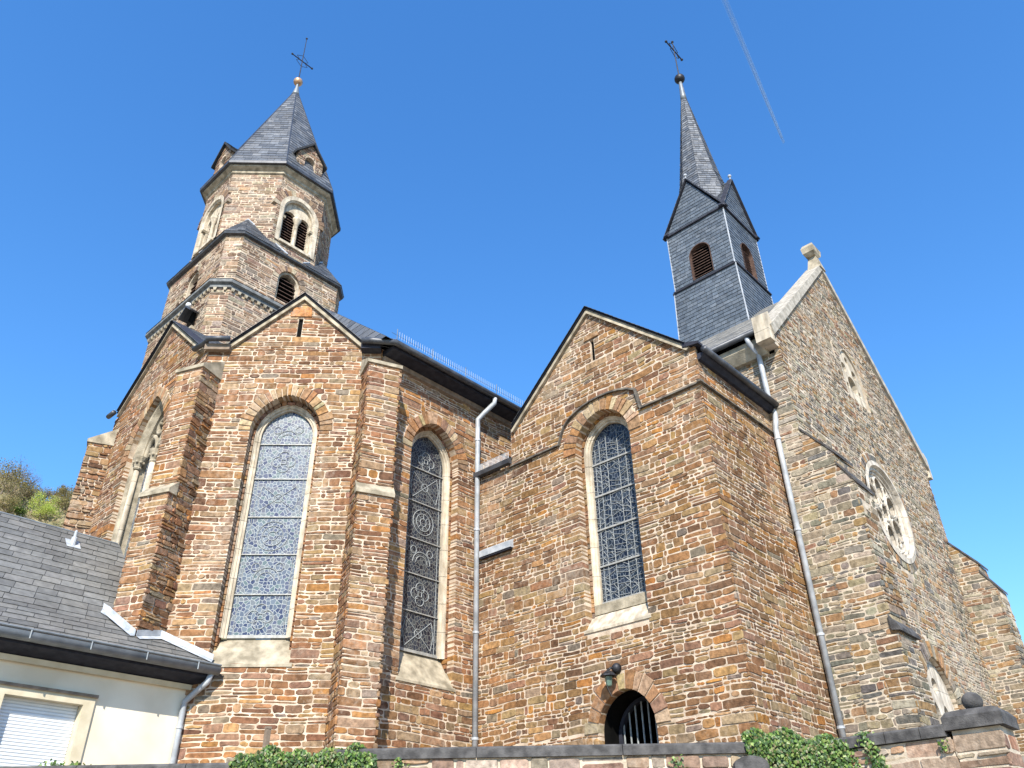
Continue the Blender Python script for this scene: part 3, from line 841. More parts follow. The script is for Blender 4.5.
# frontal choir wall
op_FR = Arch(-3.60, 0.635, 3.24, 7.40, 8.17, 0.24)
gl_FR = Arch(-3.612, 0.475, 3.70, 7.40, 7.98)
slot_FR = Rect(-3.665, -3.575, 9.53, 9.99)
uL, uR = FR.u(*C2), FR.u(*C1)
pcs, outl = tent(uL, uR, Z0, 0, -3.60, 10.44, -4.84, -2.36, 9.24)
stone_wall('choir_wall', FR, pcs, outl, [op_FR, slot_FR], ROWS, 'choir', 21)
stained_window(FR, -3.612, op_FR, gl_FR, 3.22, 'glass_blue', [4.43, 5.13, 5.82, 6.56, 7.27], 4, 'choir', 'pointed stained glass window with pale blue glass and cream frame')
# left choir wall (seen at a slant)
op_LF = Arch(-15.05, 0.74, 5.2, 7.66, 9.02, 0.26)
pcs, outl = tent(LF.u(*C3), LF.u(*C2), Z0, 0, -15.1, 10.82, -16.85, -13.38, 9.30)
stone_wall('choir_wall', LF, pcs, outl, [op_LF], ROWS, 'choir', 22, depth=0.5)
# far choir wall and the long wall towards the transept
FD = Frame((-1, 1), through=C3)
pl = [(FD.u(*C4), Z0), (FD.u(*C3), Z0), (FD.u(*C3), 9.3), (FD.u(*C4), 9.3)]
mb = MB(); base_wall(mb, FD, ccw(pl), []); mb.build('choir_wall', ['mortar', 'stone'], church)
op_BF = Arch(9.44, 0.62, 3.17, 7.42, 8.18, 0.24)
gl_BF = Arch(9.47, 0.455, 3.70, 7.42, 8.02)
pl = [(C1[0], Z0), (12.6, Z0), (12.6, 9.28), (C1[0], 9.28)]
stone_wall('choir_wall', BF, [pl], pl, [op_BF], ROWS, 'choir', 23)
stained_window(BF, 9.47, op_BF, gl_BF, 3.16, 'glass_dark', [4.42, 5.11, 5.79, 6.53, 7.24], 5, 'choir', 'pointed stained glass window with dark panes beside the grey downpipe')

# transept gable wall and side wall
op_TF = Arch(-7.50, 0.61, 3.74, 6.98, 7.66, 0.25)
gl_TF = Arch(-7.50, 0.465, 4.18, 6.98, 7.50)
door = Arch(-7.48, 0.53, 1.4, 2.17, 2.74, 0.22)
slot_TF = Rect(-7.58, -7.49, 8.80, 9.28)
pcs = [[(-9.72, Z0), (-5.39, Z0), (-5.39, 8.1), (-9.72, 8.1)], [(-9.60, 8.1), (-5.55, 8.1), (-7.57, 9.96)], [(-10.7, Z0), (-9.72, Z0), (-9.72, 7.33), (-10.7, 7.33)]]
outl = [(-10.7, Z0), (-5.39, Z0), (-5.39, 8.1), (-5.55, 8.1), (-7.57, 9.96), (-9.60, 8.1), (-9.72, 8.1), (-9.72, 7.33), (-10.7, 7.33)]
stone_wall('transept_wall', TF, pcs, outl, [op_TF, slot_TF, door], ROWS_T, 'transept', 31, ext=(False, True), wmean=0.225)
stained_window(TF, -7.50, op_TF, gl_TF, 3.73, 'glass_navy', [4.85, 5.51, 6.15, 6.78], 6, 'transept', 'pointed stained glass window with navy panes and silver leading under a hood moulding', ring=0.25, sill_mat='dressed', lattice=True, bw=0.03)
pl = [(10.586, Z0), (13.2, Z0), (13.2, 7.85), (10.586, 7.85)]
stone_wall('transept_wall', TR, [pl], pl, [], ROWS_T, 'transept', 32, ext=(True, False), wmean=0.225)
pl = [(9.72, 7.0), (11.9, 7.0), (11.9, 8.1), (9.72, 8.1)]
TL = Frame((0, 1), through=(0, 9.72))
mb = MB(); base_wall(mb, TL, [(-13.2, 7.0), (-10.586, 7.0), (-10.586, 8.1), (-13.2, 8.1)], []); mb.build('transept_wall', ['mortar', 'stone'], church)

# nave side wall and facade
pl = [(-22, Z0), (-4.9, Z0), (-4.9, 9.05), (-22, 9.05)]
mb = MB(); base_wall(mb, NW, pl, [])
stones(mb, NW, [[(-7.6, Z0), (-4.9, Z0), (-4.9, 9.05), (-7.6, 9.05)]], [], ROWS_N, 'nave', 41, ext=(False, True))
mb.build('nave_wall', ['mortar_grey', 'stone'], church)
rose = Disc(17.15, 6.90, 1.12, 0.17)
upper = Arch(17.25, 0.62, 9.62, 10.25, 11.12, 0.0, False)
portal = Arch(17.12, 0.80, Z0 - 0.1, 2.95, 3.88, 0.28)
FX0, FX1 = 13.15, 21.1
AP = (17.12, 13.54)
slit_FA = Rect(16.35, 16.43, 10.50, 11.0)
pcs = [[(FX0, Z0), (FX1, Z0), (FX1, 9.22), (FX0, 9.22)], [(12.94, 9.22), (21.30, 9.22), (21.30, 9.30), AP, (12.94, 9.30)]]
outl = [(FX0, Z0), (FX1, Z0), (FX1, 9.22), (21.30, 9.22), (21.30, 9.30), AP, (12.94, 9.30), (12.94, 9.22), (FX0, 9.22)]
mb = MB(); base_wall(mb, FA, outl, [rose, upper, portal, slit_FA], 0.25)
stones(mb, FA, pcs, [rose, upper, portal, slit_FA], ROWS_N, 'nave', 42, wmean=0.19, prot=(0.002, 0.014), joint=0.022)
mb.prism([(x, 4.905, z) for x, z in ((12.96, 9.13), (13.16, 9.13), (13.16, 9.60), (12.96, 9.40))], (0, 0.26, 0), (1, 1, 1), 0)
mb.build('facade_wall', ['mortar_grey', 'stone'], church)
mb = MB(); FE = Frame((1, 0), through=(FX1, 0)); base_wall(mb, FE, [(4.9, Z0), (22, Z0), (22, 9.05), (4.9, 9.05)], []); mb.build('nave_wall', ['mortar_grey', 'stone'], church)

# slit windows
def slit(fr, R, label=None):
    mb = MB(); mb.poly(ccw3([fr.P(p[0] + (-0.004 if p[0] < (R.u0 + R.u1) / 2 else 0.004), p[1] , -0.05) for p in R.outline()], fr.n)); mb.build('slit_window', 'dark', church)  # near-black sheet set forward in place of shade in the slit
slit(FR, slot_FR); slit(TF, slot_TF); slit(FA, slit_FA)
for fr, u0, z0, w, hgt, col in ((FR, -3.83, 10.02, 0.42, 0.24, (0.36, 0.16, 0.06)), (TF, -7.72, 9.31, 0.36, 0.12, (0.30, 0.17, 0.08))):
    mb = MB(); add_stone(mb, fr, [(u0, z0), (u0 + w, z0), (u0 + w - 0.03, z0 + hgt), (u0 + 0.04, z0 + hgt)], 0.027, RND, 'choir', -0.02, col); mb.build('slit_lintel', ['mortar', 'stone'], church)

# ---- two-light tracery window on the left choir wall
def tracery_window():
    fr = LF; uc = -15.05; r = random.Random(3)
    mb = MB(); n = 16
    o = op_LF.grown(-0.003, 0); gi = Arch(uc, 0.54, 5.2, 7.66, 8.80)
    ring_strip(mb, fr, [(o.outline(n), -0.40), (o.outline(n), -0.10), (gi.grown(0.12, 0).outline(n), -0.11), (gi.grown(0.06, 0).outline(n), -0.16), (gi.outline(n), -0.20), (gi.outline(n), -0.40)])
    root = mb.build('tracery_window', 'weathered', church); root['label'] = 'tall two-light pointed window with stone tracery and column, on the left choir wall'
    voussoirs(fr, op_LF, 0.26, r, 'arch', 0.12).build('arch_stones', ['mortar', 'stone'], root)
    g = MB(); g.poly(ccw3(arch_panel(fr, gi, -0.34), fr.n)); g.build('glass', 'glass_blue', root)
    c = MB()
    c.tube([fr.P(uc, 5.2, -0.24), fr.P(uc, 7.55, -0.24)], 0.065, 12); c.build('mullion', 'dressed', root, True)
    for uu, hh in ((uc, -0.24), (uc - 0.54, -0.17), (uc + 0.54, -0.17)):
        c = MB(); p = fr.P(uu, 7.55, hh)
        c.lathe(p, [(0.07, 0), (0.085, 0.03), (0.07, 0.06), (0.10, 0.16), (0.125, 0.24), (0.13, 0.28)], 12)
        for a in range(8): c.ball(np.array(p) + np.array([0.1 * cos(a * pi / 4), 0.1 * sin(a * pi / 4), 0.15]), 0.03, 6)
        c.build('capital', 'weathered', root)
    for s in (-1, 1):
        c = MB(); c.tube([fr.P(uc + s * 0.54, 5.2, -0.17), fr.P(uc + s * 0.54, 7.55, -0.17)], 0.05, 10); c.build('shaft', 'dressed', root, True)
    t = MB()
    for s in (-1, 1):
        a = Arch(uc + s * 0.25, 0.24, 7.8, 7.82, 8.24); L = a.arc(12)
        t.tube([fr.P(p[0], p[1], -0.26) for p in L], 0.05, 8)
    t.tube([fr.P(uc + 0.17 * cos(a), 8.40 + 0.17 * sin(a), -0.26) for a in [2 * pi * i / 20 for i in range(21)]], 0.05, 8)
    for q in range(4):
        a = pi / 2 * q + pi / 4; t.ball(fr.P(uc + 0.13 * cos(a), 8.40 + 0.13 * sin(a), -0.26), 0.05, 8)
    for s in (-1, 1): t.tube([fr.P(uc + s * 0.03, 7.85, -0.26), fr.P(uc + s * 0.14, 8.2, -0.26), fr.P(uc + s * 0.36, 8.3, -0.26)], 0.045, 8)
    t.build('tracery', 'weathered', root, True)
tracery_window()

# ---- buttresses
def buttress(C, ang_n, w, d_up, d_lo, z_off, z_top, z_cap, pal, seed, rows, cap_mat='weathered', label=None, sides=(True, True), mortar='mortar', inset=0.0, cap_over=0.04):
    n = np.array([ang_n[0], ang_n[1], 0.0]); n /= np.linalg.norm(n); t = np.array([-n[1], n[0], 0])
    C3_ = np.array([C[0], C[1], 0.0])
    mb = MB()
    def pt(u, d, z): return C3_ + t * u + n * d + np.array([0, 0, z])
    stages = [(Z0, z_off, d_lo), (z_off, z_top, d_up)] if z_off else [(Z0, z_top, d_up)]
    for (za, zb, d) in stages:
        mb.prism([pt(-w / 2, -0.3, za), pt(w / 2, -0.3, za), pt(w / 2, d, za), pt(-w / 2, d, za)], (0, 0, zb - za), (1, 1, 1), 0)
        F = Frame(n, through=(C3_ + n * d)[:2]); uc = F.u(*C3_[:2])
        pl = [(uc - w / 2, za), (uc + w / 2, za), (uc + w / 2, zb), (uc - w / 2, zb)]
        stones(mb, F, [pl], [], rows, pal, seed, ext=(True, True), wmean=0.26)
        for sgn, use in ((-1, sides[0]), (1, sides[1])):
            if not use: continue
            Fs = Frame(t * sgn, through=(C3_ + t * sgn * w / 2)[:2])
            ua = Fs.u(*(C3_ + n * d)[:2]); ub = Fs.u(*(C3_ - n * 0.25)[:2])
            lo, hi = min(ua, ub), max(ua, ub)
            stones(mb, Fs, [[(lo, za), (hi, za), (hi, zb), (lo, zb)]], [], rows, pal, seed + 3 + sgn, ext=(ua < ub, ua > ub), wmean=0.2, prot=(0.003, 0.048 if sgn > 0 else 0.02))
    b = mb.build('buttress', [mortar, 'stone'], church)
    if label: b['label'] = label
    o = cap_over
    def cap(zf, zbk, d, db, nm):
        c = MB(); ww = w / 2 + o
        prof = [(-db, zf - 0.0), (d + o, zf - 0.0), (d + o, zf + 0.07), (-db, zbk)]
        c.loft([[pt(-ww, q[0], q[1]) for q in prof], [pt(ww, q[0], q[1]) for q in prof]], True, True)
        c.build(nm, cap_mat, b)
    cap(z_top, z_cap, d_up, 0.28, 'cap')
    if z_off: cap(z_off - 0.10, z_off + 0.16, d_lo, -d_up + 0.03, 'weathering')
    return b
c8, s8 = cos(pi / 8), sin(pi / 8)
buttress(C2, (-c8, -s8), 0.56, 0.36, 0.48, 6.00, 8.50, 9.02, 'choir', 51, ROWS, label='stepped corner buttress between the two left choir walls')
buttress(C1, (-s8, -c8), 0.60, 0.38, 0.45, 6.02, 8.62, 9.06, 'choir', 52, ROWS, label='narrow buttress right of the pale blue window')
buttress(C3, (-c8, s8), 0.56, 0.36, 0.46, 6.00, 8.50, 9.02, 'choir', 53, ROWS, label='far left buttress with a stone cap against the sky')
def sloped_buttress(x0, x1, seed, label):
    """profile in depth and height; the stonework follows the slopes, thin slabs lie on them"""
    yw = 4.9
    prof = [(-0.2, Z0), (0.70, Z0), (0.74, 5.96), (0.50, 6.36), (0.50, 6.60), (0.02, 7.22), (-0.2, 7.22)]
    mb = MB(); mb.loft([[(x, yw - d, z) for d, z in prof] for x in (x0, x1)], True, True, (1, 1, 1), 0)
    Fs = Frame((-1, 0), through=(x0, 0))
    for pc in ([(0.70, Z0), (0.74, 5.96), (-0.1, 5.96), (-0.1, Z0)], [(0.74, 5.96), (0.50, 6.36), (-0.1, 6.36), (-0.1, 5.96)], [(0.50, 6.36), (0.50, 6.60), (0.02, 7.22), (-0.1, 7.22), (-0.1, 6.36)]):
        stones(mb, Fs, [[(d - yw, z) for d, z in pc]], [], ROWS_N, 'nave', seed, ext=(False, True), wmean=0.24)
    stones(mb, Frame((0, -1), through=(0, yw - 0.72)), [[(x0, Z0), (x1, Z0), (x1, 5.96), (x0, 5.96)]], [], ROWS_N, 'nave', seed + 1, wmean=0.24, prot=(0.012, 0.03))
    stones(mb, Frame((0, -1), through=(0, yw - 0.50)), [[(x0, 6.36), (x1, 6.36), (x1, 6.60), (x0, 6.60)]], [], ROWS_N, 'nave', seed + 2, wmean=0.24)
    b = mb.build('buttress', ['mortar_grey', 'stone'], church); b['label'] = label
    for (d0, z0, d1, z1) in ((0.77, 5.93, 0.50, 6.385), (0.54, 6.57, 0.0, 7.27)):
        m = MB(); m.loft([[(x, yw - d0, z0), (x, yw - d0, z0 + 0.06), (x, yw - d1, z1 + 0.05), (x, yw - d1, z1)] for x in (x0 - 0.025, x1 + 0.025)]); m.build('weathering', 'basalt', b)  # dark stone colour stands for the shaded edges of the slabs
sloped_buttress(13.16, 13.86, 54, 'left facade buttress')
sloped_buttress(20.90, 21.60, 56, 'right facade buttress')
# shallow lower stage of the left facade buttress
mb = MB()
mb.loft([[(x, 4.5, Z0), (x, 4.13, Z0), (x, 4.13, 3.46), (x, 4.5, 3.46)] for x in (13.15, 13.90)], True, True, (1, 1, 1), 0)
stones(mb, Frame((0, -1), through=(0, 4.13)), [[(13.15, Z0), (13.90, Z0), (13.90, 3.46), (13.15, 3.46)]], [], ROWS_N, 'nave', 57)
stones(mb, Frame((-1, 0), through=(13.15, 0)), [[(-4.5, Z0), (-4.13, Z0), (-4.13, 3.46), (-4.5, 3.46)]], [], ROWS_N, 'nave', 58, ext=(False, True))
b = mb.build('buttress', ['mortar_grey', 'stone'], church); b['label'] = 'lower stage at the foot of the left facade buttress'
mb = MB(); mb.loft([[(x, 4.20, 3.46), (x, 4.07, 3.44), (x, 4.07, 3.49), (x, 4.20, 3.70)] for x in (13.10, 13.96)])
mb.build('weathering', 'basalt', b)  # dark colour paints the shade under the slab's nose

# ---- roofs of choir, transept, nave
def roof_plane(pts, rowh, width, seed, name='roof', k=1.0, lift=0.007, cols=SLATES):
    mb = MB(); slates(mb, pts, rowh, width, seed, cols, lift, k=k); return mb.build(name, ['slate', 'slate_bed'], church)
def verge(fr, L, apex, R, h=0.10, dark='fascia'):
    """barge board on a gable: pale board below, dark slate edge above"""
    m = MB(); pts = [L, apex, R]
    band(m, fr, pts, 0.085, -0.05, 0.07); o = m.build('barge_board', 'weathered', church)
    m = MB(); up = [(p[0], p[1] + 0.115) for p in pts]
    up[0] = (up[0][0] - 0.02, up[0][1] - 0.02); up[2] = (up[2][0] + 0.02, up[2][1] - 0.02)
    band(m, fr, up, 0.035, -0.25, 0.085); m.build('slate_edge', 'fascia', o)

def gable_roof(fr, L, apex, R, length, seed):
    """small ridge roof behind a gable"""
    for a, b, sd in ((L, apex, 0), (apex, R, 1)):
        p = [fr.P(a[0], a[1], 0.11), fr.P(b[0], b[1], 0.11), fr.P(b[0], b[1], -length), fr.P(a[0], a[1], -length)]
        p = [np.array(q) + np.array([0, 0, 0.17]) for q in p]
        n = np.cross(p[1] - p[0], p[3] - p[0])
        if n[2] < 0: p.reverse()
        roof_plane(p, 0.13, 0.2, seed + sd)
verge(FR, (-4.90, 9.20), (-3.60, 10.43), (-2.30, 9.20)); gable_roof(FR, (-4.90, 9.17), (-3.60, 10.41), (-2.30, 9.17), 1.9, 61)
verge(LF, (-16.92, 9.26), (-15.1, 10.82), (-13.30, 9.26)); gable_roof(LF, (-16.92, 9.23), (-15.1, 10.80), (-13.30, 9.23), 2.6, 63)
verge(TF, (-9.62, 8.02), (-7.57, 9.93), (-5.52, 8.02)); gable_roof(TF, (-9.62, 8.00), (-7.57, 9.92), (-5.52, 8.00), 4.6, 65)
# main choir roof: the slope over the long wall, the far slope, a steep hip behind the front gable
RZ, RY = 13.42, 15.1
roof_plane([(7.7, 10.30, 9.27), (13.0, 10.30, 9.27), (17.1, RY, RZ), (9.2, RY, RZ)], 0.15, 0.24, 67)
roof_plane([(17.1, RY, RZ), (17.1, 19.8, 9.36), (7.7, 19.8, 9.36), (9.2, RY, RZ)], 0.3, 0.5, 68)
roof_plane([(9.2, RY, RZ), (7.7, 19.8, 9.36), (7.7, 10.30, 9.27)], 0.3, 0.5, 69)
mb = MB(); mb.prism([(5.6, 13.1, 9.2), (7.9, 10.75, 9.2), (9.0, 10.75, 9.2), (9.0, 19.4, 9.2), (7.9, 19.4, 9.2), (5.6, 17.1, 9.2)], (0, 0, 0.08)); mb.build('lead_flat', 'lead', church)
# little slate valley roof right of the front gable
roof_plane([FR.P(-2.34, 9.40, 0.05), FR.P(-2.05, 9.36, 0.22), (8.6, 10.30, 9.28), (8.9, 12.6, 11.2)], 0.13, 0.2, 70)
# nave roof
NX = 17.12; NR = 13.2
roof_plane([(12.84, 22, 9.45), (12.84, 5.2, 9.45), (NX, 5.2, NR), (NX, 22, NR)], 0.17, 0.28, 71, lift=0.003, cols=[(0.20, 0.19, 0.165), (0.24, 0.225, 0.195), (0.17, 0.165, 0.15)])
roof_plane([(NX, 22, NR), (NX, 5.35, NR), (21.4, 5.35, 9.45), (21.4, 22, 9.45)], 0.3, 0.5, 72)

# parapet coping of the facade gable with kneelers and the finial stone
mb = MB()
cw0, cw1 = 4.84, 5.24
L_ = [(12.84, 9.50), (NX, 13.74), (NX, 13.53), (12.94, 9.31)]
Rr = [(NX, 13.74), (21.40, 9.50), (21.30, 9.31), (NX, 13.53)]
for q in (L_, Rr):
    mb.prism([(p[0], cw0, p[1]) for p in q], (0, cw1 - cw0, 0))
cop = mb.build('gable_coping', 'coping', church)
kl = [(12.74, 9.14), (12.955, 9.14), (12.955, 9.62), (12.90, 9.86), (12.74, 9.74)]
for q in (kl, [(34.24 - p[0], p[1]) for p in kl]):
    k = MB(); k.prism([(p[0], cw0 + 0.03, p[1]) for p in q], (0, 0.30, 0)); k.build('kneeler', 'dressed', cop)
k = MB()
k.loft([[(NX + a * w, 4.98 + b * w, z) for a, b in ((-1, -1), (1, -1), (1, 1), (-1, 1))] for w, z in ((0.17, 13.56), (0.12, 13.85), (0.10, 13.98))])
k.loft([[(NX - 0.05 + a * w, 4.98 + b * w2, z) for a, b in ((-1, -1), (1, -1), (1, 1), (-1, 1))] for w, w2, z in ((0.12, 0.11, 13.98), (0.21, 0.15, 14.06), (0.23, 0.17, 14.22), (0.16, 0.13, 14.34), (0.05, 0.05, 14.38))])
k.build('finial_stone', 'weathered', cop)

# eaves: gutters, cornices, downpipes
def gutter(pts, r=0.075, label=None, mat='gutter'):
    m = MB(); m.tube(pts, r, 12); o = m.build('gutter', mat, church, True)
    lip = MB(); lip.tube([np.array(p) + np.array([0, 0, r * 0.95]) for p in pts], 0.014, 6); lip.build('gutter_lip', 'zinc', o, True)
    return o
gutter([FR.P(-2.32, 9.28, 0.24), FR.P(-2.10, 9.27, 0.26), (7.94, 10.30, 9.25), (13.0, 10.30, 9.25)], 0.065)
gutter([FR.P(-4.88, 9.33, 0.20), FR.P(-5.30, 9.33, 0.20), (5.44, 13.02, 9.33), (5.40, 13.42, 9.33)], 0.055)
gutter([(5.40, 16.90, 9.33), (5.40, 17.18, 9.33)], 0.055)
gutter([(10.55, 5.21, 7.93), (13.28, 5.21, 7.93)], 0.058)
gutter([(12.80, 5.18, 9.46), (12.80, 9.0, 9.46)], 0.065)
mb = MB()     # cornice boards under the gutter of the long wall
mb.prism([(7.95, 10.695, 9.10), (7.95, 10.36, 9.15), (7.95, 10.36, 9.21), (7.95, 10.695, 9.24)], (5.0, 0, 0))
co_ = mb.build('cornice', 'fascia', church)  # coloured dark to stand for the shade below the overhang
mb = MB(); mb.prism([(7.95, 10.695, 8.98), (7.95, 10.64, 9.0), (7.95, 10.62, 9.09), (7.95, 10.695, 9.09)], (5.0, 0, 0)); mb.build('moulding', 'soffit', co_)
mb = MB(); mb.prism([FR.P(u, 9.14, -0.02) for u in (-2.34, -1.96)] + [FR.P(u, 9.14, 0.20) for u in (-1.96, -2.34)], (0, 0, 0.14)); mb.build('cornice', 'fascia', church)
mb = MB(); mb.prism([FR.P(u, 9.14, -0.02) for u in (-5.30, -4.88)] + [FR.P(u, 9.14, 0.12) for u in (-4.88, -5.36)], (0, 0, 0.13)); mb.build('cornice', 'soffit', church)
mb = MB(); mb.prism([(10.60, 5.385, 7.79), (10.60, 5.33, 7.80), (10.60, 5.25, 7.88), (10.60, 5.25, 7.90), (10.60, 5.385, 7.92)], (2.54, 0, 0)); mb.build('cornice', 'fascia', church)  # near-black colour paints the shadow strip below the transept gutter
mb = MB(); mb.prism([(13.145, 5.12, 9.03), (13.05, 5.12, 9.03), (12.90, 5.12, 9.24), (12.90, 5.12, 9.36), (13.145, 5.12, 9.36)], (0, 4.5, 0)); mb.build('cornice', 'weathered', church)
mb = MB()     # boxed eaves corner of the transept gable
mb.prism([TF.P(u, z, -0.3) for u, z in ((-5.58, 8.10), (-5.27, 8.05), (-5.27, 8.10), (-5.58, 8.20))], TF.n * 0.38); mb.build('eaves_box', 'fascia', church)

def downpipe(pts, label, r=0.052, brackets=()):
    m = MB(); m.tube(pts, r, 12); o = m.build('downpipe', 'zinc', church, True); o['label'] = label
    for z, p in brackets:
        b = MB(); b.lathe((p[0], p[1], z), [(r + 0.012, -0.02), (r + 0.012, 0.02)], 12); b.build('pipe_clamp', 'zinc', o)
    return o
px, py = 10.51, 10.60
downpipe([(10.72, 10.30, 9.20), (10.72, 10.31, 9.08), (10.60, 10.50, 8.86), (px, py, 8.70), (px, py, 8.55), (px, py, 1.5)], 'straight grey zinc downpipe in the corner of choir and transept', brackets=[(z, (px, py)) for z in (8.2, 6.2, 4.2, 2.4)])
qx, qy = 13.06, 5.30
downpipe([(12.82, 5.38, 9.44), (12.86, 5.37, 9.30), (qx, 5.31, 9.1), (qx, qy, 8.7), (qx, qy, 8.05), (13.2 + 0.0, 5.28, 7.9), (13.10, 5.27, 7.6), (13.08, 5.30, 7.4), (13.08, 5.30, 1.5)], 'long grey zinc downpipe between transept and facade', brackets=[(z, (13.08, 5.30)) for z in (7.2, 5.4, 3.6, 2.2)])

# snow guard fence above the gutter of the long wall
mb = MB()
for i in range(80):
    x = 8.0 + i * 0.06; mb.tube([(x, 10.34, 9.42), (x, 10.34, 9.58)], 0.003, 4)
for z in (9.44, 9.58): mb.tube([(7.95, 10.46, z), (12.8, 10.46, z)], 0.005, 4)
for i in range(6): mb.tube([(8.0 + i * 0.94, 10.34, 9.38), (8.0 + i * 0.94, 10.34, 9.62)], 0.008, 5)
mb.build('snow_guard', 'zinc_dark', church)

# string course with hood mould on the transept
mb = MB()
hood = Arch(-7.44, 0.90, 7.29, 7.29, 7.94)
hl = [(-9.74, 7.28)] + [(-8.42, 7.28)] + hood.arc(12)[2:-2] + [(-6.56, 7.29)] + [(-5.33, 7.30)]
hl = [(-9.74, 7.27), (-8.46, 7.28)] + [(-7.44 + 0.97 * cos(pi - pi * i / 14) * 1.0, 7.28 + 0.64 * sin(pi * i / 14) ** 0.75) for i in range(1, 12)] + [(-6.60, 7.31), (-5.33, 7.31)]
band(mb, TF, hl, 0.042, -0.02, 0.06)
band(mb, TR, [(10.50, 7.31), (13.06, 7.33)], 0.042, -0.02, 0.06)
mb.build('string_course', 'shaded_moulding', church)
# small lean-to roof in the corner
mb = MB(); slates(mb, [(10.50, 10.68, 7.42), (10.50, 9.68, 7.42), (11.2, 9.68, 7.95), (11.2, 10.68, 7.95)], 0.13, 0.2, 73); o = mb.build('lean_to_roof', ['slate', 'slate_bed'], church)
mb = MB(); mb.bar((10.50, 10.66, 7.38), (10.50, 9.68, 7.38), 0.1, 0.1); mb.build('eaves_board', 'gutter', o)
mb = MB()
for i in range(28): mb.tube([(10.50, 9.72 + i * 0.034, 7.44), (10.50, 9.72 + i * 0.034, 7.60)], 0.005, 4)
mb.tube([(10.50, 9.7, 7.60), (10.50, 10.66, 7.60)], 0.007, 4); mb.build('snow_guard', 'lead', o)

# doorway
mb = MB(); r_ = random.Random(5)
vb = voussoirs(TF, door, 0.24, r_, 'arch', 0.13, 0.12); dr = vb.build('doorway', ['mortar', 'stone'], church); dr['label'] = 'arched doorway with an iron grille, low in the transept gable wall'
mb = MB(); L = door.grown(-0.012, 0).outline(12); mb.loft([[TF.P(p[0], p[1], h) for p in L] for h in (-0.12, -1.6)], True, False); mb.poly([TF.P(p[0], p[1], -1.6) for p in L]); mb.build('passage', 'dark', dr)  # near-black walls put the doorway's inner shade into the colour
mb = MB(); rec = Arch(-7.48, 0.50, 1.4, 2.14, 2.70)
ring_strip(mb, TF, [(rec.grown(-0.005, 0).outline(12), -0.46), (rec.grown(-0.06, 0).outline(12), -0.46), (rec.grown(-0.06, 0).outline(12), -0.56)]); mb.build('door_frame', 'fascia', dr)
mb = MB()
for i in range(8):
    u = -7.47 - 0.42 + i * 0.12; w = rec.grown(-0.05, 0)
    # height of the arch at this u
    z = 2.12
    while w.half(z) > abs(u + 7.48) and z < 2.72: z += 0.01
    mb.tube([TF.P(u, 1.4, -0.5), TF.P(u, z, -0.5)], 0.014, 6)
mb.bar(TF.P(-7.93, 1.98, -0.5), TF.P(-7.03, 1.98, -0.5), 0.03, 0.03); mb.build('iron_grille', 'lead_line', dr)

# rose window: pale stone plate with pierced petals
def plate(fr, outline, holes, h0, h1, name, mat, parent):
    mb = MB(); loops = [ccw(outline)] + [list(reversed(ccw(h))) for h in holes]
    flat = [p for lp in loops for p in lp]; tri = tessellate_polygon([[Vector((p[0], p[1], 0)) for p in lp] for lp in loops])
    b = len(mb.v); mb.v += [tuple(fr.P(p[0], p[1], h1)) for p in flat]
    for t in tri:
        t = t if area([flat[i] for i in t]) > 0 else tuple(reversed(t)); mb.face(tuple(b + i for i in t))
    for lp in loops:
        k = len(lp); b = len(mb.v); mb.v += [tuple(fr.P(p[0], p[1], h1)) for p in lp] + [tuple(fr.P(p[0], p[1], h0)) for p in lp]
        for j in range(k): mb.face((b + j, b + k + j, b + k + (j + 1) % k, b + (j + 1) % k))
    return mb.build(name, mat, parent)
def circ(u, z, r, n=14, sx=1.0, rot=0.0):
    return [(u + r * (sx * cos(a) * cos(rot) - sin(a) * sin(rot)), z + r * (sx * cos(a) * sin(rot) + sin(a) * cos(rot))) for a in [2 * pi * i / n for i in range(n)]]
ru, rz = 17.15, 6.90
hol = [circ(ru + 0.56 * cos(a), rz + 0.55 * sin(a), 0.225, 12, 1.2, a) for a in [pi / 2 + pi / 3 * q for q in range(6)]]
hol += [circ(ru, rz, 0.19)] + [circ(ru + 0.68 * cos(a), rz + 0.68 * sin(a), 0.10, 8) for a in [pi / 2 + pi / 6 + pi / 3 * q for q in range(6)]]
rw = plate(FA, circ(ru, rz, 0.90, 40), hol, -0.24, -0.10, 'rose_window', 'pale', church); tr_ = MB()
for hq in hol: tr_.tube([FA.P(q[0], q[1], -0.095) for q in hq] + [FA.P(hq[0][0], hq[0][1], -0.095)], 0.022, 6, cap=False)
for q in range(6):
    a = pi / 2 + pi / 6 + pi / 3 * q
    tr_.tube([FA.P(ru + 0.2 * cos(a), rz + 0.2 * sin(a), -0.095), FA.P(ru + 0.58 * cos(a), rz + 0.58 * sin(a), -0.095)], 0.03, 6)
tr_.tube([FA.P(ru + 0.88 * cos(2 * pi * i / 40), rz + 0.88 * sin(2 * pi * i / 40), -0.09) for i in range(41)], 0.03, 6, cap=False)
tag(tr_.build('tracery_rib', 'pale', rw), kind='stuff')
rw['label'] = 'round rose window with pale pierced stone plate on the facade'
mb = MB()
for r0, h0_, r1, h1_ in ((1.13, 0.03, 1.02, 0.045), (1.02, 0.045, 0.99, -0.03), (0.99, -0.03, 0.93, -0.02), (0.93, -0.02, 0.885, -0.14)):
    A = circ(ru, rz, r0, 40); B = circ(ru, rz, r1, 40)
    ring_strip(mb, FA, [(A + [A[0]], h0_), (B + [B[0]], h1_)])
for f in mb.f: pass
mb.f = [tuple(reversed(f)) for f in mb.f]
mb.build('frame', 'pale', rw)
mb = MB(); r_ = random.Random(8)
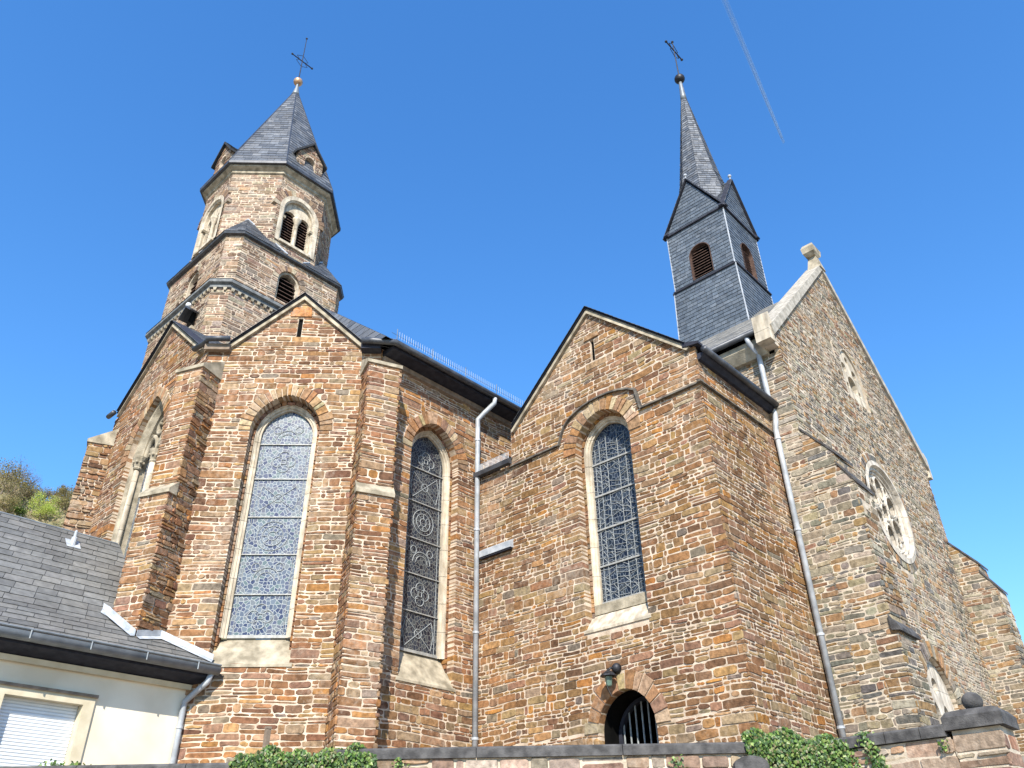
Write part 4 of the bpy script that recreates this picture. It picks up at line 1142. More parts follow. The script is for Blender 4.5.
for i in range(58):
    a0, a1 = 2 * pi * (i + 0.08) / 58, 2 * pi * (i + 0.92) / 58; q = 1.135; q2 = q + r_.uniform(0.13, 0.19)
    add_stone(mb, FA, ccw([(ru + q * cos(a0), rz + q * sin(a0)), (ru + q2 * cos(a0), rz + q2 * sin(a0)), (ru + q2 * cos(a1), rz + q2 * sin(a1)), (ru + q * cos(a1), rz + q * sin(a1))]), r_.uniform(0.01, 0.025), r_, 'nave', -0.2, tilt=0.003)
mb.build('arch_stones', ['mortar_grey', 'stone'], rw)
mb = MB(); mb.poly(ccw3([FA.P(p[0], p[1], -0.235) for p in circ(ru, rz, 1.0, 32)], FA.n)); mb.build('glass', 'glass_dark', rw)

uo = upper.outline(14)
uh = [circ(16.97, 10.52, 0.13, 12), circ(17.53, 10.52, 0.13, 12), circ(17.25, 10.82, 0.10, 10), circ(17.25, 10.12, 0.24, 14), circ(16.92, 10.0, 0.08, 8), circ(17.58, 10.0, 0.08, 8)]
uw = plate(FA, upper.grown(-0.01, -0.01).outline(14), uh, -0.2, -0.04, 'gable_window', 'dressed', church); uw['label'] = 'small pointed gable window with pierced stone plate, high on the facade'
mb = MB(); mb.poly(ccw3([FA.P(p[0], p[1], -0.19) for p in uo], FA.n)); mb.build('glass', 'dark', uw)
po = portal.outline(14)
ph_ = [Arch(16.86, 0.17, 1.6, 2.75, 3.05).outline(8), Arch(17.38, 0.17, 1.6, 2.75, 3.05).outline(8), circ(17.12, 3.36, 0.15)]
pw = plate(FA, portal.grown(-0.01, -0.01).outline(14), ph_, -0.2, -0.08, 'portal', 'pale', church); pw['label'] = 'pointed portal with pale stone infill, low on the facade'
mb = MB(); mb.poly(ccw3([FA.P(p[0], p[1], -0.19) for p in po], FA.n)); mb.build('glass', 'dark', pw)
voussoirs(FA, portal, 0.3, random.Random(9), 'nave', 0.22, 0.09, (0.02, 0.05)).build('arch_stones', ['mortar_grey', 'stone'], pw)

# ------------------------------------------------------------------ stone tower behind the choir
YT = 19.7
TX, TY = 10.52, 21.95
HSQ, HOC = 2.27, 2.16
HLO = 2.42               # the stage below the frieze is a little wider
ROWS_W = make_rows(14, 8.5, 23.0, [0.08, 0.10, 0.12, 0.14, 0.16])
Zs1, Zs2, Zo = 16.50, 18.66, 22.62           # frieze string, square eaves, octagon eaves
def tower_frames(h):
    return {'S': Frame((0, -1), through=(0, TY - h)), 'W': Frame((-1, 0), through=(TX - h, 0)), 'N': Frame((0, 1), through=(0, TY + h)), 'E': Frame((1, 0), through=(TX + h, 0))}
ch = 0.40
sq = [(TX - HSQ + ch, TY - HSQ), (TX + HSQ - ch, TY - HSQ), (TX + HSQ, TY - HSQ + ch), (TX + HSQ, TY + HSQ - ch), (TX + HSQ - ch, TY + HSQ), (TX - HSQ + ch, TY + HSQ), (TX - HSQ, TY + HSQ - ch), (TX - HSQ, TY - HSQ + ch)]
def cut_square(h):
    return [(TX - h + ch, TY - h), (TX + h - ch, TY - h), (TX + h, TY - h + ch), (TX + h, TY + h - ch), (TX + h - ch, TY + h), (TX - h + ch, TY + h), (TX - h, TY + h - ch), (TX - h, TY - h + ch)]
sql = cut_square(HLO)
oc_s = HOC * tan(pi / 8)
oc = [(TX - oc_s, TY - HOC), (TX + oc_s, TY - HOC), (TX + HOC, TY - oc_s), (TX + HOC, TY + oc_s), (TX + oc_s, TY + HOC), (TX - oc_s, TY + HOC), (TX - HOC, TY + oc_s), (TX - HOC, TY - oc_s)]
SQ_LOUVRE = {}
def tower_stage(name, ring, z0, z1, faces_with, seed):
    mb = MB()
    for i in range(8):
        a, b = ring[i], ring[(i + 1) % 8]
        d = np.array([b[0] - a[0], b[1] - a[1]]); n = np.array([d[1], -d[0]])
        F = Frame(n, through=a); ua, ub = F.u(*a), F.u(*b)
        pl = ccw([(ua, z0), (ub, z0), (ub, z1), (ua, z1)])
        holes = faces_with.get(i, [])
        holes = [hf(ua, ub) for hf in holes]
        base_wall(mb, F, pl, holes, 0.35)
        if i in (0, 1, 7, 6):
            stones(mb, F, [pl], holes, ROWS_W, 'tower', seed + i, wmean=0.30, joint=0.028, prot=(0.003, 0.016))
    return mb.build(name, ['mortar', 'stone'], church)
louv = lambda ua, ub: Arch((ua + ub) / 2, 0.43, 16.86, 17.70, 18.18, 0.2, True)
bell = lambda ua, ub: Arch((ua + ub) / 2, 0.78, 19.30, 20.85, 21.66, 0.26, True)
tower_stage('tower_foot', sql, 8.5, Zs1 - 0.02, {}, 121)
tower_stage('tower_stage', sq, Zs1 - 0.02, Zs2, {0: [louv], 6: [louv]}, 101)
tower_stage('belfry_stage', oc, Zs2, Zo, {0: [bell], 6: [bell]}, 111)

def poly_ring(ring, grow_, z):
    c = np.array([TX, TY]); out = []
    n = len(ring)
    for i in range(n):
        p0, p1, p2 = (np.array(ring[k % n]) for k in (i - 1, i, i + 1))
        d1 = (p1 - p0) / np.linalg.norm(p1 - p0); d2 = (p2 - p1) / np.linalg.norm(p2 - p1)
        n1 = np.array([d1[1], -d1[0]]); n2 = np.array([d2[1], -d2[0]]); b = n1 + n2; b = b / ((b @ b) / 2)
        q = p1 + b * grow_; out.append((q[0], q[1], z))
    return out
# frieze string
mb = MB(); mb.loft([poly_ring(sql, 0.005, Zs1 - 0.30), poly_ring(sql, 0.06, Zs1 - 0.28), poly_ring(sql, 0.06, Zs1 - 0.18), poly_ring(sql, 0.15, Zs1 - 0.13), poly_ring(sql, 0.15, Zs1 - 0.05), poly_ring(sql, 0.13, Zs1), poly_ring(sq, 0.004, Zs1 + 0.22)])
st = mb.build('frieze_string', 'grey_stone', church)
mb = MB()
R6 = poly_ring(sql, 0.065, Zs1 - 0.36)
for i in (7, 0, 6, 1):
    a, b = np.array(R6[i]), np.array(R6[(i + 1) % 8]); L = np.linalg.norm(b - a); k = max(2, int(L / 0.22)); d = (b - a) / L
    for j in range(k):
        p = a + d * L * (j + 0.5) / k; nn = np.array([d[1], -d[0], 0])
        mb.prism([p - d * 0.06 + np.array([0, 0, 0.08]), p + d * 0.06 + np.array([0, 0, 0.08]), p + d * 0.03 - np.array([0, 0, 0.03]), p - d * 0.03 - np.array([0, 0, 0.03])], -nn * 0.08)
tag(mb.build('frieze_teeth', 'weathered', st), kind='stuff')
mb = MB(); mb.loft([poly_ring(sql, 0.15, Zs1 + 0.005), poly_ring(sq, 0.008, Zs1 + 0.24)], True, False); mb.build('lead_flashing', 'slate_bed', st)
# eaves slab of the square stage and broach roofs at its corners
mb = MB(); mb.loft([poly_ring(sq, 0.02, Zs2 - 0.06), poly_ring(sq, 0.12, Zs2 - 0.04), poly_ring(sq, 0.14, Zs2 + 0.02), poly_ring(sq, 0.02, Zs2 + 0.09)]); ev = mb.build('stage_eaves', 'gutter', church)
E2 = poly_ring(sq, 0.14, Zs2 + 0.035)
for i in (7, 1, 3, 5):
    a, b = np.array(E2[i]), np.array(E2[(i + 1) % 8])
    o0, o1 = np.array([*oc[i], 0.0]), np.array([*oc[(i + 1) % 8], 0.0]); top = (o0 + o1) / 2 + np.array([0, 0, Zs2 + 1.38])
    n_ = (top[:2] - np.array([TX, TY])); n_ = n_ / np.linalg.norm(n_); top[:2] += n_ * 0.03
    wl = np.array(E2[i - 1]); wr = np.array(E2[(i + 2) % 8])
    pl = a + (wl - a) * 0.42; pr = b + (wr - b) * 0.42
    m = MB(); slates(m, [a, b, top], 0.14, 0.2, 130 + i); slates(m, [pl, a, top], 0.14, 0.2, 140 + i); slates(m, [b, pr, top], 0.14, 0.2, 150 + i)
    bo = m.build('corner_roof', ['slate', 'slate_bed'], church)
    m = MB()
    for e_ in (pl, pr): m.tube([e_ + np.array([0, 0, 0.03]), top + np.array([0, 0, 0.02])], 0.03, 6)
    m.build('lead_flashing', 'lead', bo)
# octagon eaves and spire
mb = MB(); mb.loft([poly_ring(oc, 0.01, Zo - 0.34), poly_ring(oc, 0.06, Zo - 0.30), poly_ring(oc, 0.06, Zo - 0.2), poly_ring(oc, 0.20, Zo - 0.10), poly_ring(oc, 0.20, Zo - 0.04)], True, True); mb.build('belfry_cornice', 'weathered', church)
mb = MB(); mb.loft([poly_ring(oc, 0.20, Zo - 0.035), poly_ring(oc, 0.30, Zo - 0.03), poly_ring(oc, 0.31, Zo + 0.07), poly_ring(oc, 0.2, Zo + 0.1)]); mb.build('belfry_eaves', 'gutter', church)
Zsp = 29.9
E3 = poly_ring(oc, 0.29, Zo + 0.075)
mb = MB(); tip = np.array([TX, TY, Zsp])
for i in range(8):
    a, b = np.array(E3[i]), np.array(E3[(i + 1) % 8])
    a2, b2 = a + (tip - a) * 0.985, b + (tip - b) * 0.985
    slates(mb, [a, b, b2, a2], 0.22, 0.28, 160 + i)
sp = mb.build('spire', ['slate', 'slate_bed'], church); sp['label'] = 'eight-sided slate spire of the stone tower'
mb = MB()
for i in range(8): mb.tube([np.array(E3[i]) + np.array([0, 0, 0.02]), tip], 0.025, 5)
mb.build('hip_edge', 'gutter', sp)
mb = MB(); mb.lathe((TX, TY, Zsp - 0.55), [(0.19, 0.1), (0.14, 0.3), (0.08, 0.6), (0.06, 0.85), (0.09, 0.9), (0.05, 0.95)], 12); mb.build('lead_collar', 'zinc_dark', sp, True)
def finial(cx, cy, zball, rb, ztop, zarm, arm, adir, ball_mat, parent_label):
    m = MB(); m.ball((cx, cy, zball), rb, 16); root = m.build('finial_ball', ball_mat, church, True)
    m = MB(); m.tube([(cx, cy, zball), (cx, cy, ztop)], [0.026, 0.016], 8)
    a = np.array([adir[0], adir[1], 0.0]); c = np.array([cx, cy, zarm])
    m.bar(c - a * arm, c + a * arm, 0.036, 0.036)
    for s in (-1, 1):
        m.tube([c + a * s * arm * 0.25 + np.array([0, 0, 0.0]), c + a * s * arm * 0.55 + np.array([0, 0, 0.16]), c + a * s * 0.02 + np.array([0, 0, 0.36])], 0.012, 5)
        m.tube([c + a * s * arm * 0.25, c + a * s * arm * 0.55 - np.array([0, 0, 0.16]), c + a * s * 0.02 - np.array([0, 0, 0.36])], 0.012, 5)
        m.ball(c + a * s * arm, 0.05, 8)
    m.ball((cx, cy, ztop), 0.05, 8)
    x = m.build('cross', 'iron', root); x['label'] = parent_label
finial(TX, TY, 30.40, 0.20, 33.5, 31.85, 0.52, (1, 0), 'copper', 'wrought iron cross above the copper ball on the tower')

# belfry windows: pale round-arched frame, two lights, column, louvres
def belfry_window(i):
    a, b = oc[i], oc[(i + 1) % 8]; d = np.array([b[0] - a[0], b[1] - a[1]]); n = np.array([d[1], -d[0]]); F = Frame(n, through=a)
    A = bell(F.u(*a), F.u(*b)); uc = A.uc
    mb = MB(); n_ = 14
    ring_strip(mb, F, [(A.grown(0.02, 0).outline(n_), 0.045), (A.grown(-0.14, 0).outline(n_), 0.045), (A.grown(-0.16, 0).outline(n_), 0.0), (A.grown(-0.20, 0).outline(n_), -0.02), (A.grown(-0.20, 0).outline(n_), -0.25)])
    root = mb.build('belfry_window', 'dressed', church)
    root['label'] = 'twin-arched belfry window facing the viewer with a central column' if i == 0 else 'twin-arched belfry window on the left side of the tower'
    voussoirs(F, A, 0.26, random.Random(i), 'tower', 0.3, 0.13).build('arch_stones', ['mortar', 'stone'], root)
    inner = A.grown(-0.19, -0.02)
    lights = [Arch(uc + s * 0.285, 0.235, 19.42, 20.72, 20.96).outline(10) for s in (-1, 1)]
    plate(F, inner.outline(14), lights, -0.24, -0.12, 'tympanum', 'dressed', root)
    for s in (-1, 1):
        m = MB()
        for k in range(12):
            z = 19.46 + k * 0.125
            m.box(F.P(uc + s * 0.285, z, -0.27), F.t * 0.24, F.n * 0.07 + np.array([0, 0, -0.045]), np.array([0, 0, 0.012]))
        m.build('louvre', 'louvre', root)
    m = MB(); m.poly(ccw3([F.P(p[0], p[1], -0.34) for p in A.outline(12)], F.n)); m.build('dark_backing', 'dark', root)  # near-black sheet put in for the darkness behind the louvres
    m = MB(); c = F.P(uc, 19.38, -0.10)
    m.lathe(c, [(0.11, 0), (0.11, 0.06), (0.075, 0.10), (0.068, 1.1), (0.085, 1.13), (0.075, 1.16), (0.15, 1.32), (0.16, 1.4)], 14); m.build('column', 'dressed', root, True)
    m = MB(); m.box(F.P(uc, 19.33, -0.02), F.t * 0.62, F.n * 0.11, np.array([0, 0, 0.05]))
    m.build('sill', 'dressed', root)
    for s in (-1, 1):
        m = MB(); m.box(F.P(uc + s * 0.60, 20.48, -0.08), F.t * 0.09, F.n * 0.1, np.array([0, 0, 0.05])); m.build('impost', 'weathered', root)
belfry_window(0); belfry_window(6)
def louvre_window(ring, i, A0, mats='dressed', slats=7):
    a, b = ring[i], ring[(i + 1) % 8]; d = np.array([b[0] - a[0], b[1] - a[1]]); n = np.array([d[1], -d[0]]); F = Frame(n, through=a)
    A = A0(F.u(*a), F.u(*b)); uc = A.uc; mb = MB()
    ring_strip(mb, F, [(A.grown(-0.003, 0).outline(10), -0.06), (A.grown(-0.08, 0).outline(10), -0.06), (A.grown(-0.08, 0).outline(10), -0.3)])
    root = mb.build('louvre_window', mats, church)
    voussoirs(F, A, 0.2, random.Random(i), 'tower', 0.3, 0.11).build('arch_stones', ['mortar', 'stone'], root)
    m = MB()
    for k in range(slats):
        z = A.zb + 0.08 + k * (A.za - A.zb - 0.2) / slats
        w = max(0.05, A.half(z + 0.05) - 0.08) if z + 0.05 > A.zs else A.hw - 0.085
        m.box(F.P(uc, z, -0.2), F.t * w, F.n * 0.06 + np.array([0, 0, -0.045]), np.array([0, 0, 0.012]))
    m.build('louvre', 'louvre', root)
    m = MB(); m.poly(ccw3([F.P(p[0], p[1], -0.33) for p in A.outline(12)], F.n)); m.build('dark_backing', 'dark', root)
louvre_window(sq, 0, louv); louvre_window(sq, 6, louv)

# dormers of the spire
def dormer(i, label):
    a, b = oc[i], oc[(i + 1) % 8]; d = np.array([b[0] - a[0], b[1] - a[1]]); n = np.array([d[1], -d[0]]); F = Frame(n, through=a)
    uc = (F.u(*a) + F.u(*b)) / 2; hw = 0.54; z0, zs, za = Zo + 0.08, Zo + 1.20, Zo + 1.86; hf = 0.13
    A = Arch(uc, 0.22, z0 + 0.24, z0 + 0.86, z0 + 1.10, 0.0, False)
    F2 = Frame(F.n, through=(F.P(uc, 0, hf))[:2])
    pl = [(uc - hw, z0), (uc + hw, z0), (uc + hw, zs), (uc, za), (uc - hw, zs)]
    mb = MB(); base_wall(mb, F2, pl, [A], 0.25)
    stones(mb, F2, [pl], [A], ROWS_W + [(23.0 + 0.11 * k, 23.11 + 0.11 * k) for k in range(20)], 'tower', 170 + i, wmean=0.22, prot=(0.006, 0.02))
    for s in (-1, 1):
        mb.prism([F2.P(uc + s * hw, z0, -0.02), F2.P(uc + s * hw, zs, -0.02), F2.P(uc + s * hw, zs, -1.1), F2.P(uc + s * hw, z0, -0.5)], F2.t * (-s * 0.08))
    root = mb.build('dormer', ['mortar', 'stone'], church); root['label'] = label
    m = MB()
    for s in (-1, 1):
        e = [F2.P(uc + s * (hw + 0.13), zs - 0.12, 0.12), F2.P(uc, za + 0.06, 0.12), F2.P(uc, za + 0.06, -1.5), F2.P(uc + s * (hw + 0.13), zs - 0.12, -1.1)]
        e = [np.array(q) for q in e]; nn = np.cross(e[1] - e[0], e[3] - e[0])
        if nn[2] < 0: e.reverse()
        slates(m, e, 0.14, 0.2, 180 + i)
        m.prism([q - np.array([0, 0, 0.10]) for q in e], (0, 0, 0.095), (0.03, 0.032, 0.036), 1)
    m.build('roof', ['slate', 'slate_bed'], root)
    m = MB()
    for k in range(5): m.box(F2.P(uc, z0 + 0.30 + k * 0.1, -0.12), F2.t * 0.215, F2.n * 0.05 + np.array([0, 0, -0.035]), np.array([0, 0, 0.012]))
    m.build('louvre', 'louvre', root)
    m = MB(); m.poly(ccw3([F2.P(p[0], p[1], -0.24) for p in A.outline(12)], F2.n)); m.build('dark_backing', 'dark', root)
dormer(0, 'stone dormer with louvre facing the viewer at the foot of the spire'); dormer(6, 'stone dormer on the left side of the spire foot'); dormer(2, 'stone dormer on the far right side of the spire foot')

# slate-hooded hatch on the lower tower stage
hf_ = Frame((-1, 0), through=(TX - HLO, 0)); hu, hz_ = -20.75, 15.35
mb = MB()
for s in (-1, 1): mb.prism([hf_.P(hu + s * 0.36, hz_ + 0.10, -0.05), hf_.P(hu, hz_ + 0.40, -0.05), hf_.P(hu, hz_ + 0.46, -0.05), hf_.P(hu + s * 0.40, hz_ + 0.13, -0.05)], hf_.n * 0.36)
ht = mb.build('hatch', 'gutter', church); ht['label'] = 'small dark hatch under a slate hood, low on the left face of the tower'
mb = MB(); mb.poly([hf_.P(hu + a, hz_ + b, 0.05) for a, b in ((-0.24, -0.38), (0.24, -0.38), (0.24, 0.16), (0, 0.36), (-0.24, 0.16))]); mb.build('dark_backing', 'dark', ht)  # near-black sheet painted as the dark of the hole
mb = MB(); mb.prism([hf_.P(hu + a, hz_ + b, -0.02) for a, b in ((-0.34, -0.48), (0.34, -0.48), (0.34, -0.38), (-0.34, -0.38))], hf_.n * 0.16); mb.build('sill', 'weathered', ht)
mb = MB(); mb.ball(hf_.P(hu - 0.1, hz_ + 0.58, 0.2), 0.09, 12); mb.tube([hf_.P(hu - 0.1, hz_ + 0.4, 0.15), hf_.P(hu - 0.1, hz_ + 0.58, 0.2)], 0.03, 6); mb.build('floodlight', 'shutter', ht, True)

# ------------------------------------------------------------------ slate-clad turret on the nave ridge
UX, UY, UW = 17.15, 7.62, 0.93
def turret():
    z0, zl, ze, zg = 10.6, 14.30, 16.40, 18.12
    cs = [(UX - UW, UY - UW), (UX + UW, UY - UW), (UX + UW, UY + UW), (UX - UW, UY + UW)]
    mb = MB()
    DARKS = [(0.082, 0.100, 0.120), (0.094, 0.112, 0.132), (0.074, 0.090, 0.110), (0.102, 0.118, 0.136)]
    frames = []
    for i in range(4):
        a, b = cs[i], cs[(i + 1) % 4]; d = np.array([b[0] - a[0], b[1] - a[1]]); F = Frame((d[1], -d[0]), through=a); ua, ub = F.u(*a), F.u(*b); uc = (ua + ub) / 2
        frames.append((F, uc)); w = 0.33
        A = Arch(uc, w, zl + 0.12, zl + 0.95, zl + 1.28)
        P = lambda u, z: F.P(u, z, 0)
        # lower skirt, panels left and right of the opening, panel above, gable
        sk = 0.035
        slates(mb, [F.P(ua - 0.13, z0, 0.13), F.P(ub + 0.13, z0, 0.13), F.P(ub + 0.03, zl, 0.03), F.P(ua - 0.03, zl, 0.03)], 0.115, 0.16, 200 + i, DARKS, 0.013)
        lo = zl + 0.12
        slates(mb, [P(ua, zl), P(uc - w, zl), P(uc - w, A.zs + 0.33), P(ua, A.zs + 0.33)], 0.115, 0.16, 210 + i, DARKS, 0.013)
        slates(mb, [P(uc + w, zl), P(ub, zl), P(ub, A.zs + 0.33), P(uc + w, A.zs + 0.33)], 0.115, 0.16, 220 + i, DARKS, 0.013)
        slates(mb, [P(ua, A.zs + 0.33), P(ub, A.zs + 0.33), P(ub, ze), P(ua, ze)], 0.115, 0.16, 230 + i, DARKS, 0.013)
        slates(mb, [P(uc - w, zl), P(uc + w, zl), P(uc + w, lo), P(uc - w, lo)], 0.115, 0.16, 240 + i, DARKS, 0.013)
        # spandrels of the round arch
        arc = A.arc(10); m_ = len(arc) // 2
        for lst, corner in ((arc[:m_ + 1], (uc - w, A.zs + 0.33)), (arc[m_:], (uc + w, A.zs + 0.33))):
            for p, q in zip(lst[:-1], lst[1:]):
                mb.poly(ccw3([F.P(p[0], p[1], 0.006), F.P(q[0], q[1], 0.006), F.P(corner[0], corner[1], 0.006)], F.n), DARKS[1], 0)
        slates(mb, [P(ua - 0.0, ze + 0.0), P(ub, ze), P(uc, zg - 0.06)], 0.115, 0.16, 250 + i, DARKS, 0.013)
    body = mb.build('turret_body', ['slate', 'slate_bed'], church); body['label'] = 'square slate-clad ridge turret with four gables'
    for i, (F, uc) in enumerate(frames):
        w = 0.33; A = Arch(uc, w, zl + 0.12, zl + 0.95, zl + 1.28)
        m = MB(); o = A.outline(12)
        ring_strip(m, F, [(o, 0.03), (A.grown(-0.022, -0.022).outline(12), 0.03), (A.grown(-0.022, -0.022).outline(12), -0.18)]); r0 = m.build('louvre_window', 'louvre', body)
        m = MB()
        for k in range(12):
            z = A.zb + 0.06 + k * 0.095; ww = (A.half(z) if z > A.zs else w) - 0.03
            if ww > 0.05: m.box(F.P(uc, z, -0.11), F.t * ww, F.n * 0.04 + np.array([0, 0, -0.035]), np.array([0, 0, 0.009]))
        m.build('louvre', 'louvre', r0)
        m = MB(); m.poly(ccw3([F.P(p[0], p[1], -0.2) for p in A.outline(12)], F.n)); m.build('dark_backing', 'dark', r0)
        ua, ub = uc - UW, uc + UW
        m = MB(); m.bar(F.P(ua - 0.03, zl + 0.0, 0.03), F.P(ub + 0.03, zl + 0.0, 0.03), 0.10, 0.05)
        m.bar(F.P(ua - 0.03, ze, 0.02), F.P(ub + 0.03, ze, 0.02), 0.08, 0.05); m.build('drip_ledge', 'fascia', body)
        m = MB(); band(m, F, [(ua - 0.08, ze - 0.03), (uc, zg - 0.02), (ub + 0.08, ze - 0.03)], 0.055, -0.08, 0.06); m.build('barge_board', 'fascia', body)
    # crossing gable roofs
    m = MB(); top = np.array([UX, UY, zg + 0.03])
    for i in range(4):
        F, uc = frames[i]; F2, uc2 = frames[(i + 1) % 4]
        pk = F.P(uc, zg + 0.03, 0.08); pk2 = F2.P(uc2, zg + 0.03, 0.08)
        c = cs[(i + 1) % 4]; cc = np.array([c[0] + (0.08 if c[0] > UX else -0.08), c[1] + (0.08 if c[1] > UY else -0.08), ze - 0.02])
        slates(m, [cc, top, pk], 0.115, 0.16, 260 + i); slates(m, [cc, pk2, top], 0.115, 0.16, 270 + i)
    m.build('gable_roof', ['slate', 'slate_bed'], body)
    for c in cs:
        k_ = 0.13; sx_, sy_ = (1 if c[0] > UX else -1), (1 if c[1] > UY else -1)
        m = MB(); m.tube([(c[0] + sx_ * k_, c[1] + sy_ * k_, z0), (c[0] + sx_ * 0.03, c[1] + sy_ * 0.03, zl), (c[0], c[1], zl + 0.02), (c[0], c[1], ze)], 0.02, 6); m.build('corner_strip', 'zinc', body)
    for F, uc in frames:
        m = MB(); m.tube([F.P(uc, zg, 0.02), F.P(uc, zg + 0.16, 0.02)], 0.02, 6); m.ball(F.P(uc, zg + 0.2, 0.02), 0.055, 8); m.build('gable_knob', 'zinc', body)
    # spire with flared foot
    m = MB(); rings = []
    for rr, z in ((0.80, 16.9), (0.74, 17.9), (0.58, 18.75), (0.075, 22.75)):
        rings.append([np.array([UX + rr / cos(pi / 8) * cos(pi / 8 + pi / 4 * k), UY + rr / cos(pi / 8) * sin(pi / 8 + pi / 4 * k), z]) for k in range(8)])
    for j in range(3):
        for k in range(8):
            k2 = (k + 1) % 8
            slates(m, [rings[j][k], rings[j][k2], rings[j + 1][k2], rings[j + 1][k]], 0.115, 0.16, 280 + k + 10 * j, k=1.25)
    s_ = m.build('turret_spire', ['slate', 'slate_bed'], church); s_['label'] = 'slender eight-sided slate spire of the ridge turret'
    m = MB(); m.lathe((UX, UY, 22.55), [(0.11, 0.1), (0.095, 0.35), (0.065, 0.9), (0.05, 1.05)], 12); m.build('lead_collar', 'zinc_dark', s_, True)
turret()
finial(UX, UY, 23.78, 0.18, 25.85, 25.35, 0.50, (1, 0), 'iron', 'iron cross above the dark ball on the ridge turret')

# ------------------------------------------------------------------ things fixed to the church walls
lamp = thing('wall_lamp', 'black lantern with green glass above the arched doorway', 'lamp', loc=tuple(TF.P(-7.68, 2.86, 0)))
def local(o, F, u, z, h): return np.array(F.P(u, z, h)) - np.array(o.location)
mb = MB(); mb.ball(local(lamp, TF, -7.56, 3.05, 0.03), 0.08, 14, sz=1.0); mb.tube([local(lamp, TF, -7.56, 3.05, 0.03), local(lamp, TF, -7.61, 3.05, 0.12), local(lamp, TF, -7.63, 3.01, 0.16)], 0.018, 8); mb.build('bracket', 'iron', lamp, True)
mb = MB(); mb.lathe(local(lamp, TF, -7.63, 2.92, 0.16), [(0.13, 0), (0.125, 0.02), (0.08, 0.055), (0.025, 0.09), (0.015, 0.11)], 8); mb.build('lamp_shade', 'iron', lamp)
mb = MB(); mb.lathe(local(lamp, TF, -7.63, 2.775, 0.16), [(0.035, 0), (0.045, 0.015), (0.062, 0.142)], 8); mb.build('lamp_glass', 'lampglass', lamp)

tray = thing('metal_hood', 'short pale metal hood fixed to the wall right of the straight downpipe', 'metal hood', loc=tuple(TF.P(-10.1, 5.68, 0)))
mb = MB()
q = [(0.0, 0.11), (0.09, 0.05), (0.09, -0.07), (0.0, -0.07)]
mb.loft([[local(tray, TF, u, 5.68 + z, h) for h, z in q] for u in (-10.52, -9.70)]); mb.build('cover', 'lead', tray)
mb = MB(); mb.loft([[local(tray, TF, u, 5.68 + z, h) for h, z in ((0.0, -0.071), (0.075, -0.071), (0.075, -0.10), (0.0, -0.10))] for u in (-10.50, -9.72)]); mb.build('underside', 'fascia', tray)

# ------------------------------------------------------------------ white house at the left
house = thing('house', 'white plastered house with grey slate roof and closed white shutter, leaning against the church', 'house')
HW = Frame((0, -1), through=(0, 12.45))
win = Rect(3.60, 4.70, 1.16, 2.47)
mb = MB(); base_wall(mb, HW, [(-3.5, -1.6), (6.18, -1.6), (6.18, 2.98), (-3.5, 2.98)], [win], 0.2); mb.build('wall', 'plaster', house)
mb = MB(); mb.poly([(6.18, 12.45, -1.6), (6.18, 12.9, -1.6), (6.18, 12.9, 3.2), (6.18, 12.45, 2.98)]); mb.build('wall', 'plaster', house)
DG = [(0.138, 0.136, 0.127), (0.145, 0.142, 0.132), (0.130, 0.129, 0.122), (0.152, 0.147, 0.134), (0.140, 0.136, 0.127)]
mb = MB()
KY, KZ = 13.0, 3.78; RY_, RZ_ = 15.0, 5.74
slates(mb, [(-3.5, 12.06, 3.16), (6.36, 12.06, 3.16), (5.56, KY, KZ), (-3.5, KY, KZ)], 0.19, 0.36, 301, DG, 0.011, 0.3)
slates(mb, [(-3.5, KY, KZ), (5.56, KY, KZ), (5.54, RY_, RZ_), (-3.5, RY_, RZ_)], 0.19, 0.36, 302, DG, 0.011, 0.3)
slates(mb, [(-3.5, RY_, RZ_), (5.54, RY_, RZ_), (5.54, 18.0, 3.2), (-3.5, 18.0, 3.2)], 0.4, 0.8, 303, DG, 0.02)
rf = mb.build('roof', ['slate', 'slate_bed'], house)
mb = MB(); mb.tube([(-3.5, RY_, RZ_ + 0.0), (5.5, RY_, RZ_ + 0.0)], 0.025, 6); mb.build('ridge', 'zinc_dark', rf)
mb = MB(); mb.tube([(-3.5, 12.04, 3.10), (6.38, 12.04, 3.10)], 0.075, 12); mb.build('gutter', 'zinc_dark', house, True)
mb = MB(); mb.tube([(-3.5, 11.98, 3.17), (6.38, 11.98, 3.17)], 0.016, 6)
for i in range(11): mb.tube([(6.0 - i * 0.8, 11.96, 3.16), (6.0 - i * 0.8, 11.962, 3.05)], 0.012, 5)
mb.build('gutter_hook', 'zinc_dark', house)
mb = MB(); mb.prism([(-3.5, 12.10, 3.00), (-3.5, 12.10, 3.12), (-3.5, 12.46, 3.30), (-3.5, 12.46, 2.90)], (9.85, 0, 0)); mb.build('soffit', 'fascia', house)
mb = MB(); mb.prism([(-3.5, 12.449, 2.84), (-3.5, 12.38, 2.84), (-3.5, 12.36, 2.91), (-3.5, 12.449, 2.91)], (9.66, 0, 0)); mb.build('moulding', 'cream', house)
mb = MB(); fo = [(3.27, 1.05), (4.81, 1.05), (4.81, 2.58), (3.27, 2.58)]
loops = [(3.49, 3.64, 1.05, 2.58), (4.66, 4.81, 1.05, 2.58), (3.64, 4.66, 2.43, 2.58), (3.64, 4.66, 1.05, 1.2)]
for a, b, c, d in loops: mb.prism([HW.P(a, c, -0.2), HW.P(b, c, -0.2), HW.P(b, d, -0.2), HW.P(a, d, -0.2)], HW.n * 0.235)
wn_ = mb.build('window', 'cream', house)
mb = MB()
for i in range(30):
    z = 1.22 + i * 0.042
    mb.loft([[HW.P(u, z, -0.13), HW.P(u, z + 0.012, -0.118), HW.P(u, z + 0.034, -0.118), HW.P(u, z + 0.040, -0.13)] for u in (3.645, 4.655)])
